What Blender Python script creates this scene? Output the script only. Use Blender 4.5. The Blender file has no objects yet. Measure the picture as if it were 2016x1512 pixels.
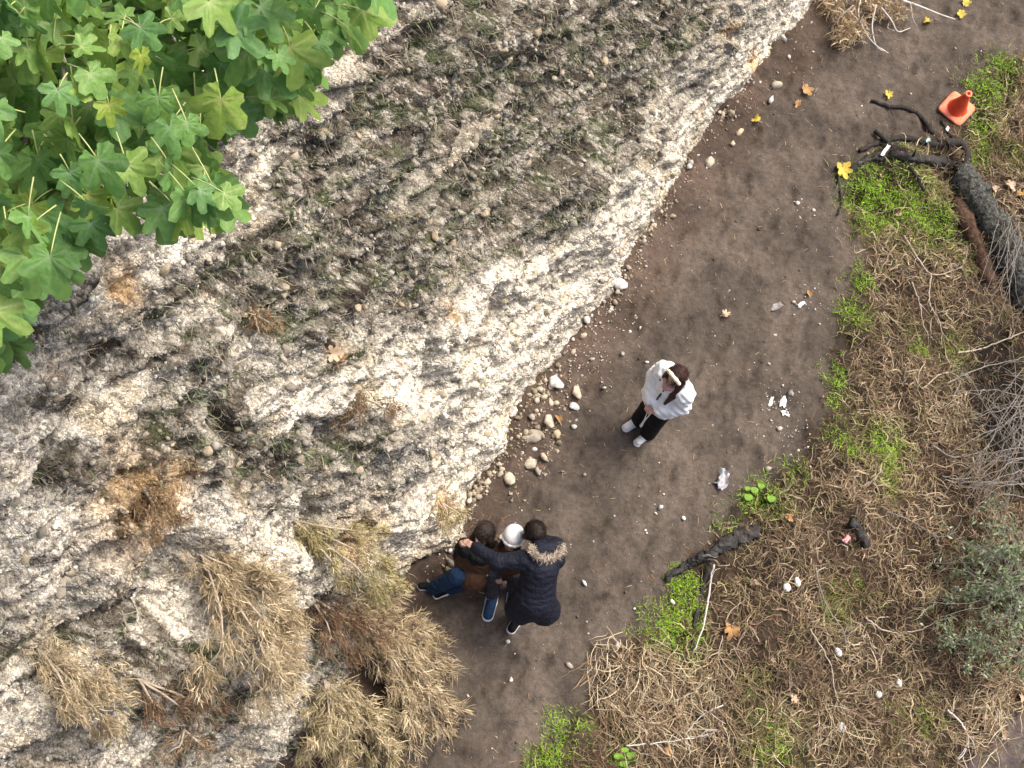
import bpy, math, random
import numpy as np
from mathutils import Vector, Matrix

rng = np.random.default_rng(7)
random.seed(7)
scene = bpy.context.scene
COL = scene.collection

# ------------------------------------------------------------------ camera
IMW, IMH, FPX, CAMH, TILT = 2016.0, 1512.0, 2800.0, 14.07, math.radians(24.8)
tdir = np.array([481.0, 1198.0]); tdir /= np.linalg.norm(tdir)
CAM = np.array([0.0, 0.0, CAMH])
rot = Matrix.Rotation(TILT, 3, Vector((tdir[1], -tdir[0], 0)))
if (rot @ Vector((0, 0, -1))).y < 0:
    rot = Matrix.Rotation(-TILT, 3, Vector((tdir[1], -tdir[0], 0)))
cam_d = bpy.data.cameras.new('camera'); cam = bpy.data.objects.new('camera', cam_d); COL.objects.link(cam)
cam.matrix_world = Matrix.Translation(Vector(CAM)) @ rot.to_4x4()
cam_d.sensor_width = 36.0; cam_d.lens = FPX / IMW * 36.0
cam_d.clip_start = 0.1; cam_d.clip_end = 2000.0
scene.camera = cam
RT = np.array(rot @ Vector((1, 0, 0))); UP = np.array(rot @ Vector((0, 1, 0))); VW = np.array(rot @ Vector((0, 0, -1)))

# ------------------------------------------------------------------ world, sun, exposure
SUN_EL, SUN_AZ = math.radians(62), math.radians(28)      # azimuth from +x towards +y
w = bpy.data.worlds.new('World'); scene.world = w; w.use_nodes = True
wn = w.node_tree.nodes; wn.clear()
sky = wn.new('ShaderNodeTexSky'); sky.sky_type = 'NISHITA'; sky.sun_disc = False
sky.sun_elevation = SUN_EL; sky.sun_rotation = math.radians(90) - SUN_AZ
sky.air_density = 0.7; sky.dust_density = 6.0; sky.ozone_density = 0.0
bg = wn.new('ShaderNodeBackground'); bg.inputs['Strength'].default_value = 0.14
wo = wn.new('ShaderNodeOutputWorld')
w.node_tree.links.new(sky.outputs[0], bg.inputs[0]); w.node_tree.links.new(bg.outputs[0], wo.inputs[0])
sl = bpy.data.lights.new('sun', 'SUN'); sl.energy = 1.5; sl.angle = math.radians(22); sl.color = (1.0, 0.96, 0.90)
so = bpy.data.objects.new('sun', sl); COL.objects.link(so)
sd = Vector((math.cos(SUN_EL) * math.cos(SUN_AZ), math.cos(SUN_EL) * math.sin(SUN_AZ), math.sin(SUN_EL)))
so.rotation_euler = sd.to_track_quat('Z', 'Y').to_euler(); so.location = (12, 6, 25)
scene.view_settings.view_transform = 'Standard'; scene.view_settings.look = 'None'
scene.view_settings.exposure = 0.95; scene.view_settings.gamma = 1.0
scene.view_settings.use_curve_mapping = False

# ------------------------------------------------------------------ noise and mesh helpers
def h2(ix, iy, seed):
    n = (ix.astype(np.int64) * 374761393 + iy.astype(np.int64) * 668265263 + seed * 974634777) & 0xffffffff
    n = ((n ^ (n >> 13)) * 1274126177) & 0xffffffff
    n = n ^ (n >> 16)
    return (n & 0xffffff).astype(np.float32) / 16777216.0
def vnoise(x, y, seed=0):
    ix, iy = np.floor(x), np.floor(y); fx, fy = x - ix, y - iy
    ix = ix.astype(np.int64); iy = iy.astype(np.int64)
    u = fx * fx * fx * (fx * (fx * 6 - 15) + 10); v = fy * fy * fy * (fy * (fy * 6 - 15) + 10)
    def g(a, b):
        t = h2(ix + a, iy + b, seed) * (2 * np.pi)
        return np.cos(t) * (fx - a) + np.sin(t) * (fy - b)
    a = g(0, 0) * (1 - u) + g(1, 0) * u; b = g(0, 1) * (1 - u) + g(1, 1) * u
    return 1.5 * (a * (1 - v) + b * v)
def fbm(x, y, sc, octv=4, seed=0, gain=0.5):
    r = 0; a = 1.0; s = 1.0 / sc; tot = 0
    for o in range(octv):
        r = r + a * vnoise(x * s + 13.7 * o, y * s - 7.3 * o, seed + o); tot += a; a *= gain; s *= 2.03
    return r / tot * 1.6
def worley(x, y, sc, seed=0, jit=0.9):
    X, Y = x / sc, y / sc; ix, iy = np.floor(X).astype(np.int64), np.floor(Y).astype(np.int64)
    f1 = np.full(X.shape, 9.0, np.float32); f2 = f1.copy(); cid = np.zeros(X.shape, np.float32)
    for a in (-1, 0, 1):
        for b in (-1, 0, 1):
            cx, cy = ix + a, iy + b
            px = cx + 0.5 + jit * (h2(cx, cy, seed) - 0.5); py = cy + 0.5 + jit * (h2(cx, cy, seed + 51) - 0.5)
            d = np.hypot(X - px, Y - py); r = h2(cx, cy, seed + 99)
            n = d < f1
            f2 = np.where(n, f1, np.minimum(f2, d)); cid = np.where(n, r, cid); f1 = np.where(n, d, f1)
    return f1, f2, cid
def ss(a, b, x):
    t = np.clip((x - a) / (b - a), 0, 1); return t * t * (3 - 2 * t)
def lerp(a, b, t): return a + (b - a) * t

def mk(name, V, F, mat=None, parent=None, col=None, smooth=True, kind=None, label=None, cat=None, group=None):
    V = np.asarray(V, np.float32).reshape(-1, 3); F = np.asarray(F, np.int32); k = F.shape[1]
    me = bpy.data.meshes.new(name)
    me.vertices.add(len(V)); me.vertices.foreach_set('co', V.ravel())
    me.loops.add(F.size); me.loops.foreach_set('vertex_index', F.ravel())
    me.polygons.add(len(F)); me.polygons.foreach_set('loop_start', np.arange(len(F), dtype=np.int32) * k)
    if col is not None:
        at = me.color_attributes.new('Col', 'FLOAT_COLOR', 'POINT')
        c = np.ones((len(V), 4), np.float32); c[:, :3] = col; at.data.foreach_set('color', c.ravel())
    me.update(calc_edges=True)
    if smooth: me.polygons.foreach_set('use_smooth', np.ones(len(F), bool))
    if mat: me.materials.append(mat)
    return place(name, me, parent, kind, label, cat, group)
def place(name, me, parent=None, kind=None, label=None, cat=None, group=None):
    o = bpy.data.objects.new(name, me); COL.objects.link(o)
    if parent is not None: o.parent = parent
    if kind: o['kind'] = kind
    if label: o['label'] = label
    if cat: o['category'] = cat
    if group: o['group'] = group
    return o
def thing(name, label, cat, loc, group=None):
    o = place(name, None, None, None, label, cat, group); o.location = loc; o.empty_display_size = 0.1
    return o
def under(parent, o):                       # parent a mesh given in world coordinates
    o.parent = parent; o.matrix_parent_inverse = Matrix.Translation(-Vector(parent.location)); return o
def gridfaces(n, m):
    i = np.arange(n - 1)[:, None] * m + np.arange(m - 1)[None, :]
    return np.stack([i, i + m, i + m + 1, i + 1], -1).reshape(-1, 4)
def norm(a): return a / np.maximum(np.linalg.norm(a, axis=-1, keepdims=True), 1e-9)

def ribbons(P, W, C, up=None):
    """flat tapering strands: P (N,K,3), W (N,), C (N,3) -> V, F, col"""
    N, K, _ = P.shape
    T = norm(np.gradient(P, axis=1))
    if up is None:
        up = np.zeros((N, 3)); up[:, 2] = 1; up += rng.normal(0, 0.5, (N, 3))
    S = norm(np.cross(T, up[:, None, :]))
    tp = np.interp(np.linspace(0, 1, K), [0, 0.15, 0.6, 1], [0.7, 1, 0.85, 0.15])
    S = S * (W[:, None] * tp[None, :] * 0.5)[..., None]
    V = np.stack([P - S, P + S], 2).reshape(-1, 3)
    b = (np.arange(N) * K * 2)[:, None] + (np.arange(K - 1) * 2)[None, :]
    F = np.stack([b, b + 1, b + 3, b + 2], -1).reshape(-1, 4)
    c = np.repeat(C[:, None, :], K * 2, 1).reshape(-1, 3)
    return V, F, c
def tube(pts, rad, n=7, cap=True, rough=0.0):
    P = np.asarray(pts, float); R = np.asarray(rad, float)
    if cap: P = np.vstack([P[:1] - (P[1:2] - P[:1]) * 1e-3, P, P[-1:] + (P[-1:] - P[-2:-1]) * 1e-3]); R = np.r_[R[0] * 0.03, R, R[-1] * 0.03]
    K = len(P); T = norm(np.gradient(P, axis=0)); ref = np.array([0.31, 0.2, 0.93]); 
    if abs(T.mean(0) @ ref) > 0.9: ref = np.array([0.9, 0.4, 0.1])
    A = norm(np.cross(T, ref)); B = np.cross(T, A)
    th = np.arange(n) / n * 2 * np.pi
    rr = R[:, None] * (1 + rough * rng.normal(0, 1, (K, n)))
    V = P[:, None] + rr[..., None] * (np.cos(th)[None, :, None] * A[:, None] + np.sin(th)[None, :, None] * B[:, None])
    V = V.reshape(-1, 3); i = (np.arange(K - 1) * n)[:, None] + np.arange(n)[None, :]; j = (np.arange(K - 1) * n)[:, None] + (np.arange(n)[None, :] + 1) % n
    F = np.stack([i, j, j + n, i + n], -1).reshape(-1, 4)
    return V, F
def spline(pts, n=24):
    P = np.asarray(pts, float); m = len(P); t = np.linspace(0, m - 1, n); i = np.clip(t.astype(int), 0, m - 2); f = (t - i)[:, None]
    Q = np.vstack([2 * P[0] - P[1], P, 2 * P[-1] - P[-2]])
    a, b, c, d = Q[i], Q[i + 1], Q[i + 2], Q[i + 3]
    return 0.5 * (2 * b + (c - a) * f + (2 * a - 5 * b + 4 * c - d) * f**2 + (3 * b - a - 3 * c + d) * f**3)
def join(parts):
    V, F, C = [], [], []; o = 0
    for p in parts:
        V.append(p[0]); F.append(np.asarray(p[1]) + o); o += len(p[0])
        if len(p) > 2: C.append(p[2])
    return (np.vstack(V), np.vstack(F)) + ((np.vstack(C),) if C else ())
def rock_template(seed, sub=1):
    import bmesh
    r = np.random.default_rng(seed); bm = bmesh.new(); bmesh.ops.create_icosphere(bm, subdivisions=sub, radius=1.0)
    V = np.array([v.co[:] for v in bm.verts]); F = np.array([[v.index for v in f.verts] for f in bm.faces]); bm.free()
    V = V * (1 + r.normal(0, 0.10 if sub > 1 else 0.14, (len(V), 1)))
    for _ in range(7):                       # a few cleaved facets
        n = norm(r.normal(0, 1, 3)); d = r.uniform(0.40, 0.75); s = V @ n; V = V - np.maximum(s - d, 0)[:, None] * n
    return V, F
ROCKS = [rock_template(i, 1) for i in range(10)]
ROCKS2 = [rock_template(40 + i, 2) for i in range(8)]
def randrot(n):
    q = norm(rng.normal(0, 1, (n, 4))); w_, x, y, z = q.T
    return np.stack([np.stack([1-2*(y*y+z*z), 2*(x*y-z*w_), 2*(x*z+y*w_)], -1), np.stack([2*(x*y+z*w_), 1-2*(x*x+z*z), 2*(y*z-x*w_)], -1), np.stack([2*(x*z-y*w_), 2*(y*z+x*w_), 1-2*(x*x+y*y)], -1)], -2)
def rocks_joined(P, S, C):
    """P (N,3), S (N,3) radii, C (N,3)"""
    parts = []; Rm = randrot(len(P)); t = rng.integers(0, len(ROCKS), len(P))
    for k, (V, F) in enumerate(ROCKS):
        m = np.where(t == k)[0]
        if len(m) == 0: continue
        v = np.einsum('nij,nvj->nvi', Rm[m], V[None] * S[m][:, None, :]) + P[m][:, None, :]
        f = F[None] + (np.arange(len(m)) * len(V))[:, None, None]
        c = np.repeat(C[m][:, None, :], len(V), 1)
        parts.append((v.reshape(-1, 3), f.reshape(-1, 3), c.reshape(-1, 3)))
    return join(parts)

# ------------------------------------------------------------------ materials
def new_mat(name):
    m = bpy.data.materials.new(name); m.use_nodes = True; nt = m.node_tree
    b = nt.nodes['Principled BSDF']; return m, nt, b, nt.nodes['Material Output']
def add_noise(nt, scale, detail=4.0, rough=0.6, coord='Object'):
    tc = nt.nodes.new('ShaderNodeTexCoord'); n = nt.nodes.new('ShaderNodeTexNoise')
    n.inputs['Scale'].default_value = scale; n.inputs['Detail'].default_value = detail; n.inputs['Roughness'].default_value = rough
    nt.links.new(tc.outputs[coord], n.inputs['Vector']); return n
def ramp(nt, src, stops):
    r = nt.nodes.new('ShaderNodeValToRGB'); e = r.color_ramp.elements
    while len(e) < len(stops): e.new(0.5)
    for k, (p, c) in enumerate(stops): e[k].position = p; e[k].color = (*c, 1) if len(c) == 3 else c
    nt.links.new(src, r.inputs[0]); return r
def mult(nt, a, b, fac=1.0, mode='MULTIPLY'):
    m = nt.nodes.new('ShaderNodeMix'); m.data_type = 'RGBA'; m.blend_type = mode; m.inputs[0].default_value = fac
    nt.links.new(a, m.inputs[6]); nt.links.new(b, m.inputs[7]); return m.outputs[2]
def bump(nt, b, h, strength, dist):
    n = nt.nodes.new('ShaderNodeBump'); n.inputs['Strength'].default_value = strength; n.inputs['Distance'].default_value = dist
    nt.links.new(h, n.inputs['Height']); nt.links.new(n.outputs[0], b.inputs['Normal']); return n
def m_attr(name, rough=0.9, scale=60, lo=0.6, hi=1.35, bs=0.6, bd=0.01, scale2=None, transl=0.0):
    m, nt, b, out = new_mat(name)
    a = nt.nodes.new('ShaderNodeAttribute'); a.attribute_name = 'Col'
    n = add_noise(nt, scale); r = ramp(nt, n.outputs['Fac'], [(0.3, (lo,) * 3), (0.7, (hi,) * 3)])
    c = mult(nt, a.outputs['Color'], r.outputs['Color'])
    if scale2:
        n2 = add_noise(nt, scale2, 3); r2 = ramp(nt, n2.outputs['Fac'], [(0.35, (lo,) * 3), (0.65, (hi,) * 3)]); c = mult(nt, c, r2.outputs['Color'])
    nt.links.new(c, b.inputs['Base Color']); b.inputs['Roughness'].default_value = rough; b.inputs['Specular IOR Level'].default_value = 0.2
    if bs: bump(nt, b, n.outputs['Fac'], bs, bd)
    if transl:
        tr = nt.nodes.new('ShaderNodeBsdfTranslucent'); nt.links.new(c, tr.inputs['Color'])
        ms = nt.nodes.new('ShaderNodeMixShader'); ms.inputs[0].default_value = transl
        nt.links.new(b.outputs[0], ms.inputs[1]); nt.links.new(tr.outputs[0], ms.inputs[2]); nt.links.new(ms.outputs[0], out.inputs[0])
    return m
def m_noise(name, stops, scale=30, rough=0.8, bs=0.4, bd=0.01, detail=5, spec=0.3, objrand=None, transl=0.0, sheen=0.0):
    m, nt, b, out = new_mat(name)
    n = add_noise(nt, scale, detail); c = ramp(nt, n.outputs['Fac'], stops).outputs['Color']
    if objrand:
        oi = nt.nodes.new('ShaderNodeObjectInfo'); r = ramp(nt, oi.outputs['Random'], objrand); c = mult(nt, c, r.outputs['Color'])
    nt.links.new(c, b.inputs['Base Color']); b.inputs['Roughness'].default_value = rough; b.inputs['Specular IOR Level'].default_value = spec
    if sheen: b.inputs['Sheen Weight'].default_value = sheen
    if bs: bump(nt, b, n.outputs['Fac'], bs, bd)
    if transl:
        tr = nt.nodes.new('ShaderNodeBsdfTranslucent'); nt.links.new(c, tr.inputs['Color'])
        ms = nt.nodes.new('ShaderNodeMixShader'); ms.inputs[0].default_value = transl
        nt.links.new(b.outputs[0], ms.inputs[1]); nt.links.new(tr.outputs[0], ms.inputs[2]); nt.links.new(ms.outputs[0], out.inputs[0])
    return m
def flat(c, v=0.12): return [(0.3, tuple(x * (1 - v) for x in c)), (0.7, tuple(min(1, x * (1 + v)) for x in c))]

M = {}
M['cliff'] = m_attr('cliff_rock', 0.92, 60, 0.62, 1.3, 0.0, 0.0, 160)
nt = M['cliff'].node_tree; b = nt.nodes['Principled BSDF']; old = b.inputs['Base Color'].links[0].from_socket
tc = nt.nodes.new('ShaderNodeTexCoord'); nz = add_noise(nt, 9, 3); ad = nt.nodes.new('ShaderNodeVectorMath'); ad.operation = 'MULTIPLY_ADD'
ad.inputs[1].default_value = (.06, .06, .06); nt.links.new(nz.outputs['Color'], ad.inputs[0]); nt.links.new(tc.outputs['Object'], ad.inputs[2])
vo = nt.nodes.new('ShaderNodeTexVoronoi'); vo.inputs['Scale'].default_value = 30; nt.links.new(ad.outputs[0], vo.inputs['Vector'])
vo2 = nt.nodes.new('ShaderNodeTexVoronoi'); vo2.inputs['Scale'].default_value = 72; nt.links.new(ad.outputs[0], vo2.inputs['Vector'])
sp = nt.nodes.new('ShaderNodeSeparateColor'); nt.links.new(vo.outputs['Color'], sp.inputs[0]); sp2 = nt.nodes.new('ShaderNodeSeparateColor'); nt.links.new(vo2.outputs['Color'], sp2.inputs[0])
c1 = ramp(nt, sp.outputs[0], [(0.05, (.48, .46, .42)), (.35, (.9, .89, .87)), (.8, (1.1, 1.09, 1.06)), (1, (1.42, 1.38, 1.30))]); c2 = ramp(nt, sp2.outputs[0], [(0.05, (.66, .64, .61)), (.5, (1, 1, 1)), (1, (1.22, 1.2, 1.16))])
nt.links.new(mult(nt, mult(nt, old, c1.outputs[0]), c2.outputs[0]), b.inputs['Base Color'])
mp = nt.nodes.new('ShaderNodeMath'); mp.operation = 'MULTIPLY_ADD'; mp.inputs[1].default_value = .45; nt.links.new(vo2.outputs['Distance'], mp.inputs[0]); nt.links.new(vo.outputs['Distance'], mp.inputs[2])
bp_ = bump(nt, b, mp.outputs[0], 1.0, .020); bp_.invert = True
M['soil'] = m_attr('trodden_soil', 0.95, 18, 0.74, 1.22, 0.8, 0.025, 120)
M['stone'] = m_attr('embedded_stone', 0.9, 45, 0.7, 1.25, 0.6, 0.01)
M['stone1'] = m_noise('loose_stone', [(0.3, (0.30, 0.27, 0.22)), (0.7, (0.60, 0.55, 0.46))], 14, 0.9, 0.6, 0.02, objrand=[(0, (0.62, 0.6, 0.58)), (0.5, (1, 0.97, 0.9)), (1, (1.1, 0.95, 0.75))])
M['paleStone'] = m_noise('pale_stone', [(0.32, (0.34, 0.30, 0.25)), (0.48, (0.58, 0.56, 0.52)), (0.7, (0.74, 0.72, 0.68))], 18, 0.9, 0.6, 0.015)
M['straw'] = m_attr('dry_grass', 0.85, 30, 0.8, 1.2, 0, 0, None, 0.15)
M['green'] = m_attr('green_blades', 0.7, 30, 0.75, 1.25, 0, 0, None, 0.3)
M['twig'] = m_noise('pale_twig', [(0.3, (0.30, 0.25, 0.19)), (0.7, (0.50, 0.43, 0.33))], 25, 0.85, 0.4, 0.005)
M['whitetwig'] = m_noise('bleached_twig', [(0.3, (0.45, 0.42, 0.38)), (0.7, (0.68, 0.64, 0.58))], 25, 0.85, 0.4, 0.005)
M['greytwig'] = m_noise('grey_twig', [(0.3, (0.13, 0.115, 0.10)), (0.7, (0.32, 0.29, 0.25))], 25, 0.85, 0.4, 0.005)
M['bark'] = m_noise('dark_bark', [(0.3, (0.018, 0.017, 0.016)), (0.62, (0.06, 0.055, 0.05)), (0.75, (0.16, 0.15, 0.14))], 16, 0.85, 1.0, 0.04, 8)
M['mossbark'] = m_noise('mossy_bark', [(0.32, (0.022, 0.022, 0.020)), (0.5, (0.075, 0.076, 0.066)), (0.7, (0.20, 0.20, 0.165))], 26, 0.9, 1.0, 0.05, 10)
M['rotwood'] = m_noise('rotten_wood', [(0.3, (0.04, 0.02, 0.012)), (0.7, (0.13, 0.075, 0.05))], 20, 0.9, 1.0, 0.03, 7)
M['root'] = m_noise('dark_root', [(0.3, (0.012, 0.01, 0.009)), (0.7, (0.05, 0.042, 0.036))], 25, 0.85, 0.8, 0.01)
M['paper'] = m_noise('crumpled_paper', flat((0.78, 0.77, 0.74), 0.06), 20, 0.8, 0.4, 0.01, transl=0.15)
M['plastic'] = m_noise('grey_plastic', flat((0.38, 0.38, 0.39), 0.2), 12, 0.35, 0.4, 0.01, spec=0.5)
M['yleaf'] = m_noise('yellow_leaf', [(0.3, (0.62, 0.42, 0.05)), (0.7, (0.80, 0.66, 0.14))], 9, 0.7, 0.3, 0.01, transl=0.2)
M['oleaf'] = m_noise('orange_leaf', [(0.3, (0.36, 0.19, 0.07)), (0.7, (0.55, 0.34, 0.15))], 9, 0.75, 0.3, 0.01, transl=0.15)
M['tleaf'] = m_noise('tan_leaf', [(0.3, (0.42, 0.29, 0.18)), (0.7, (0.68, 0.54, 0.38))], 9, 0.8, 0.3, 0.01, transl=0.15)

# ------------------------------------------------------------------ measuring the place: rays, ground and cliff coordinates
def ray(px, py):
    px = np.asarray(px, float); py = np.asarray(py, float)
    return VW + RT * ((px - IMW / 2) / FPX)[..., None] - UP * ((py - IMH / 2) / FPX)[..., None]
def J(px, py, z=0.0):
    d = ray(px, py); t = (z - CAMH) / d[..., 2]; return CAM + d * t[..., None]
def proj(P):
    q = np.asarray(P) - CAM; wv = q @ VW; return IMW / 2 + FPX * (q @ RT) / wv, IMH / 2 - FPX * (q @ UP) / wv, wv
FOOT_PX = [(1610, 0), (1500, 130), (1400, 240), (1300, 410), (1240, 505), (1205, 580), (1130, 660), (1040, 780), (985, 890), (925, 975), (905, 1040), (888, 1085), (800, 1130), (745, 1210), (700, 1330), (630, 1440), (560, 1512)]
FOOT = np.array([J(*p)[:2] for p in FOOT_PX])
C0 = J(900, 1030)[:2]; STR = J(1610, 0)[:2] - C0; STR /= np.linalg.norm(STR); NRM = np.array([STR[1], -STR[0]])
fs = (FOOT - C0) @ STR; fo = (FOOT - C0) @ NRM; k_ = np.argsort(fs); fs, fo = fs[k_], fo[k_]
def foot_off(s): return np.interp(s, fs, fo)
BETA = math.radians(61)
EDGE_PX = [(2150, 20), (2016, 100), (1935, 150), (1905, 195), (1860, 262), (1760, 285), (1690, 330), (1650, 400), (1690, 490), (1668, 600), (1640, 700), (1620, 800), (1565, 905), (1470, 970), (1400, 1060), (1310, 1145), (1285, 1235), (1190, 1290), (1150, 1400), (1030, 1500), (960, 1600)]
EDGE = np.array([J(*p)[:2] for p in EDGE_PX])
EDGE = np.vstack([EDGE[0] + norm(EDGE[0] - EDGE[1]) * 400, EDGE, EDGE[-1] + norm(EDGE[-1] - EDGE[-3]) * 400])
def edge_dist(x, y):
    """signed distance to the path's outer edge, positive on the bank"""
    sh = np.shape(x); P = np.stack([np.ravel(x), np.ravel(y)], -1); best = np.full(len(P), 1e9); sg = np.zeros(len(P))
    for a, b in zip(EDGE[:-1], EDGE[1:]):
        ab = b - a; t = np.clip(((P - a) @ ab) / (ab @ ab), 0, 1); q = P - a - t[:, None] * ab; d = np.hypot(q[:, 0], q[:, 1])
        c = ab[0] * (P[:, 1] - a[1]) - ab[1] * (P[:, 0] - a[0]); n = d < best - 1e-9
        sg = np.where(n, np.sign(c), sg); best = np.where(n, d, best)
    return (best * sg).reshape(sh)
BUMPS = [(1770, 330, 0.30, 0.10), (1700, 300, 0.22, 0.05), (1680, 390, 0.12, -0.12), (1860, 330, 0.16, -0.10), (1395, 1090, 0.2, 0.05), (1990, 700, 0.45, -0.25), (1960, 820, 0.35, -0.15)]
BUMPS_W = [(J(a, b), r, h) for a, b, r, h in BUMPS]
def hgt(x, y):
    d = edge_dist(x, y) + 0.10 * fbm(x, y, 0.5, 3, 5)
    h = 0.035 * fbm(x, y, 1.1, 3, 21) + 0.032 * fbm(x, y, 0.30, 3, 23) + 0.016 * fbm(x, y, 0.12, 2, 25)
    h = h - 0.022 * ss(0.75, 0.95, 1 - np.abs(fbm(x, y, 0.8, 3, 27))) * ss(0.0, 0.4, fbm(x, y, 1.3, 2, 29))
    u_ = x * 0.56 + y * 0.83; v_ = -x * 0.83 + y * 0.56; q1, q2, q3 = worley(u_ * 0.45, v_, 0.20, 3); ft = (q3 > 0.45) * (1 - ss(0.18, 0.36, q1)); rim = (q3 > 0.45) * np.exp(-((q1 - 0.40) / 0.07)**2)
    h = h - 0.034 * ft + 0.014 * rim
    bank = ss(-0.05, 0.15, d); dd = np.clip(d, 0, 60)
    h = h + bank * (0.07 - 0.20 * dd + 0.10 * fbm(x, y, 0.8, 4, 31) + 0.03 * fbm(x, y, 0.2, 3, 33))
    for p, r, k in BUMPS_W: h = h + k * np.exp(-((x - p[0])**2 + (y - p[1])**2) / (r * r))
    s = (x - C0[0]) * STR[0] + (y - C0[1]) * STR[1]; n = (x - C0[0]) * NRM[0] + (y - C0[1]) * NRM[1] - foot_off(s)
    h = h + 0.10 * (1 - ss(0.0, 0.35, n))
    return h
def G(px, py, lift=0.0):
    """point of the ground seen at a pixel"""
    z = np.zeros(np.shape(px)); 
    for _ in range(6): P = J(px, py, z) if np.ndim(px) == 0 else CAM + ray(px, py) * ((z - CAMH) / ray(px, py)[..., 2])[..., None]; z = hgt(P[..., 0], P[..., 1])
    P[..., 2] = z + lift; return P

# ------------------------------------------------------------------ ground: path and bank, one sheet split along the path's edge
def axis(lo, hi, step, far):
    a = np.arange(lo, hi, step); g = [step]; 
    while sum(g) < far: g.append(g[-1] * 1.35)
    g = np.cumsum(g); return np.r_[lo - g[::-1], a, a[-1] + g]
gx = axis(-1.6, 10.6, 0.036, 350); gy = axis(0.8, 13.4, 0.036, 350)
X, Y = np.meshgrid(gx, gy, indexing='ij')
Zg = hgt(X, Y)
ED = edge_dist(X, Y) + 0.10 * fbm(X, Y, 0.5, 3, 5)
soil = np.array([0.089, 0.072, 0.057]); dark = np.array([0.052, 0.040, 0.031]); litterc = np.array([0.062, 0.043, 0.028])
t1 = ss(-0.5, 0.6, fbm(X, Y, 0.9, 4, 61))[..., None]; t2 = ss(0.0, 0.8, fbm(X, Y, 0.25, 3, 63))[..., None]
colg = soil * lerp(0.78, 1.2, t1) * lerp(1.08, 0.74, t2)
redd = ss(0.1, 0.7, fbm(X, Y, 0.35, 3, 69))[..., None]
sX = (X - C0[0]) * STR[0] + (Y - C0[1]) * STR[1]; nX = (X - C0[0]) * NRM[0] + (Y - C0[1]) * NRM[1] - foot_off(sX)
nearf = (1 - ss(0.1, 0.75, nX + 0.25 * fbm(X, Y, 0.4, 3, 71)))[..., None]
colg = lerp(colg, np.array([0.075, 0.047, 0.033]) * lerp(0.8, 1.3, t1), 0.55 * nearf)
f1, f2, cid = worley(X, Y, 0.09, 77); peb = ((f1 < 0.22) & (cid > 0.86)).astype(float)[..., None]
bk = ss(-0.05, 0.12, ED)[..., None]
BARE = G(2040, 1530)[:2]
bare = np.exp(-((X - BARE[0])**2 + (Y - BARE[1])**2) / 0.75**2); bare = ss(0.30, 0.42, bare + 0.06 * fbm(X, Y, 0.15, 3, 73))[..., None]
cb = litterc * lerp(0.7, 1.3, t1) * lerp(0.8, 1.2, t2)
SHADE = G(1975, 790); shade_w = ss(.25, .7, np.exp(-((X - SHADE[0])**2 / .55**2 + (Y - SHADE[1])**2 / 1.1**2)) + .15 * fbm(X, Y, .3, 3, 75))[..., None]; cb = lerp(cb, np.array([.018, .014, .011]), shade_w)  # shade under overhanging growth, painted into the bank colour
cb = lerp(cb, np.array([0.115, 0.092, 0.082]), bare)
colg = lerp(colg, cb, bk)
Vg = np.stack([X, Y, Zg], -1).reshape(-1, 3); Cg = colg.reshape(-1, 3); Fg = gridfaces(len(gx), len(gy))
Fg = Fg[(nX.ravel()[Fg].max(1) > -0.7)]; onb = ED.ravel()[Fg].mean(1) > 0
def sub(F):
    u, inv = np.unique(F, return_inverse=True); return u, inv.reshape(F.shape)
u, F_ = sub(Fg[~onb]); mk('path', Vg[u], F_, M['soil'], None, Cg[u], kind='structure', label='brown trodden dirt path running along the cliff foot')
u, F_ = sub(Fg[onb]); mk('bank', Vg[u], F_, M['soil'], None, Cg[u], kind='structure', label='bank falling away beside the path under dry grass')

# ------------------------------------------------------------------ cliff: a sheet in (s along the foot, t up the face)
ND = np.array([NRM[0] * math.sin(BETA), NRM[1] * math.sin(BETA), math.cos(BETA)])
def cliff_base(s, t):
    o = foot_off(s); fade = np.exp(-np.clip(t, 0, 99) / 2.2); om = 0.12 * s
    o = lerp(np.interp(s, [-8, -4, 0, 8], [0.2, 0.1, 0.0, 0.0]), o, fade)
    back = t * math.cos(BETA); z = t * math.sin(BETA)
    z = np.where(t > 9.6, 9.6 * math.sin(BETA) + (t - 9.6) * 0.12, z); back = np.where(t > 9.6, 9.6 * math.cos(BETA) + (t - 9.6) * 0.99, back)
    n = o - back
    return np.stack([C0[0] + STR[0] * s + NRM[0] * n, C0[1] + STR[1] * s + NRM[1] * n, z], -1)
def st(px, py):
    d = ray(float(px), float(py)); off = 0.0
    for _ in range(12):
        p0 = np.array([*(C0 + NRM * off), 0.0]); q = CAM + d * ((ND @ (p0 - CAM)) / (ND @ d))
        s = (q[:2] - C0) @ STR; t = q[2] / math.sin(BETA); b = cliff_base(np.array(s), np.array(t)); off = off + ((b[:2] - C0) @ NRM - (q[:2] - C0) @ NRM)
    return s, t
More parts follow.
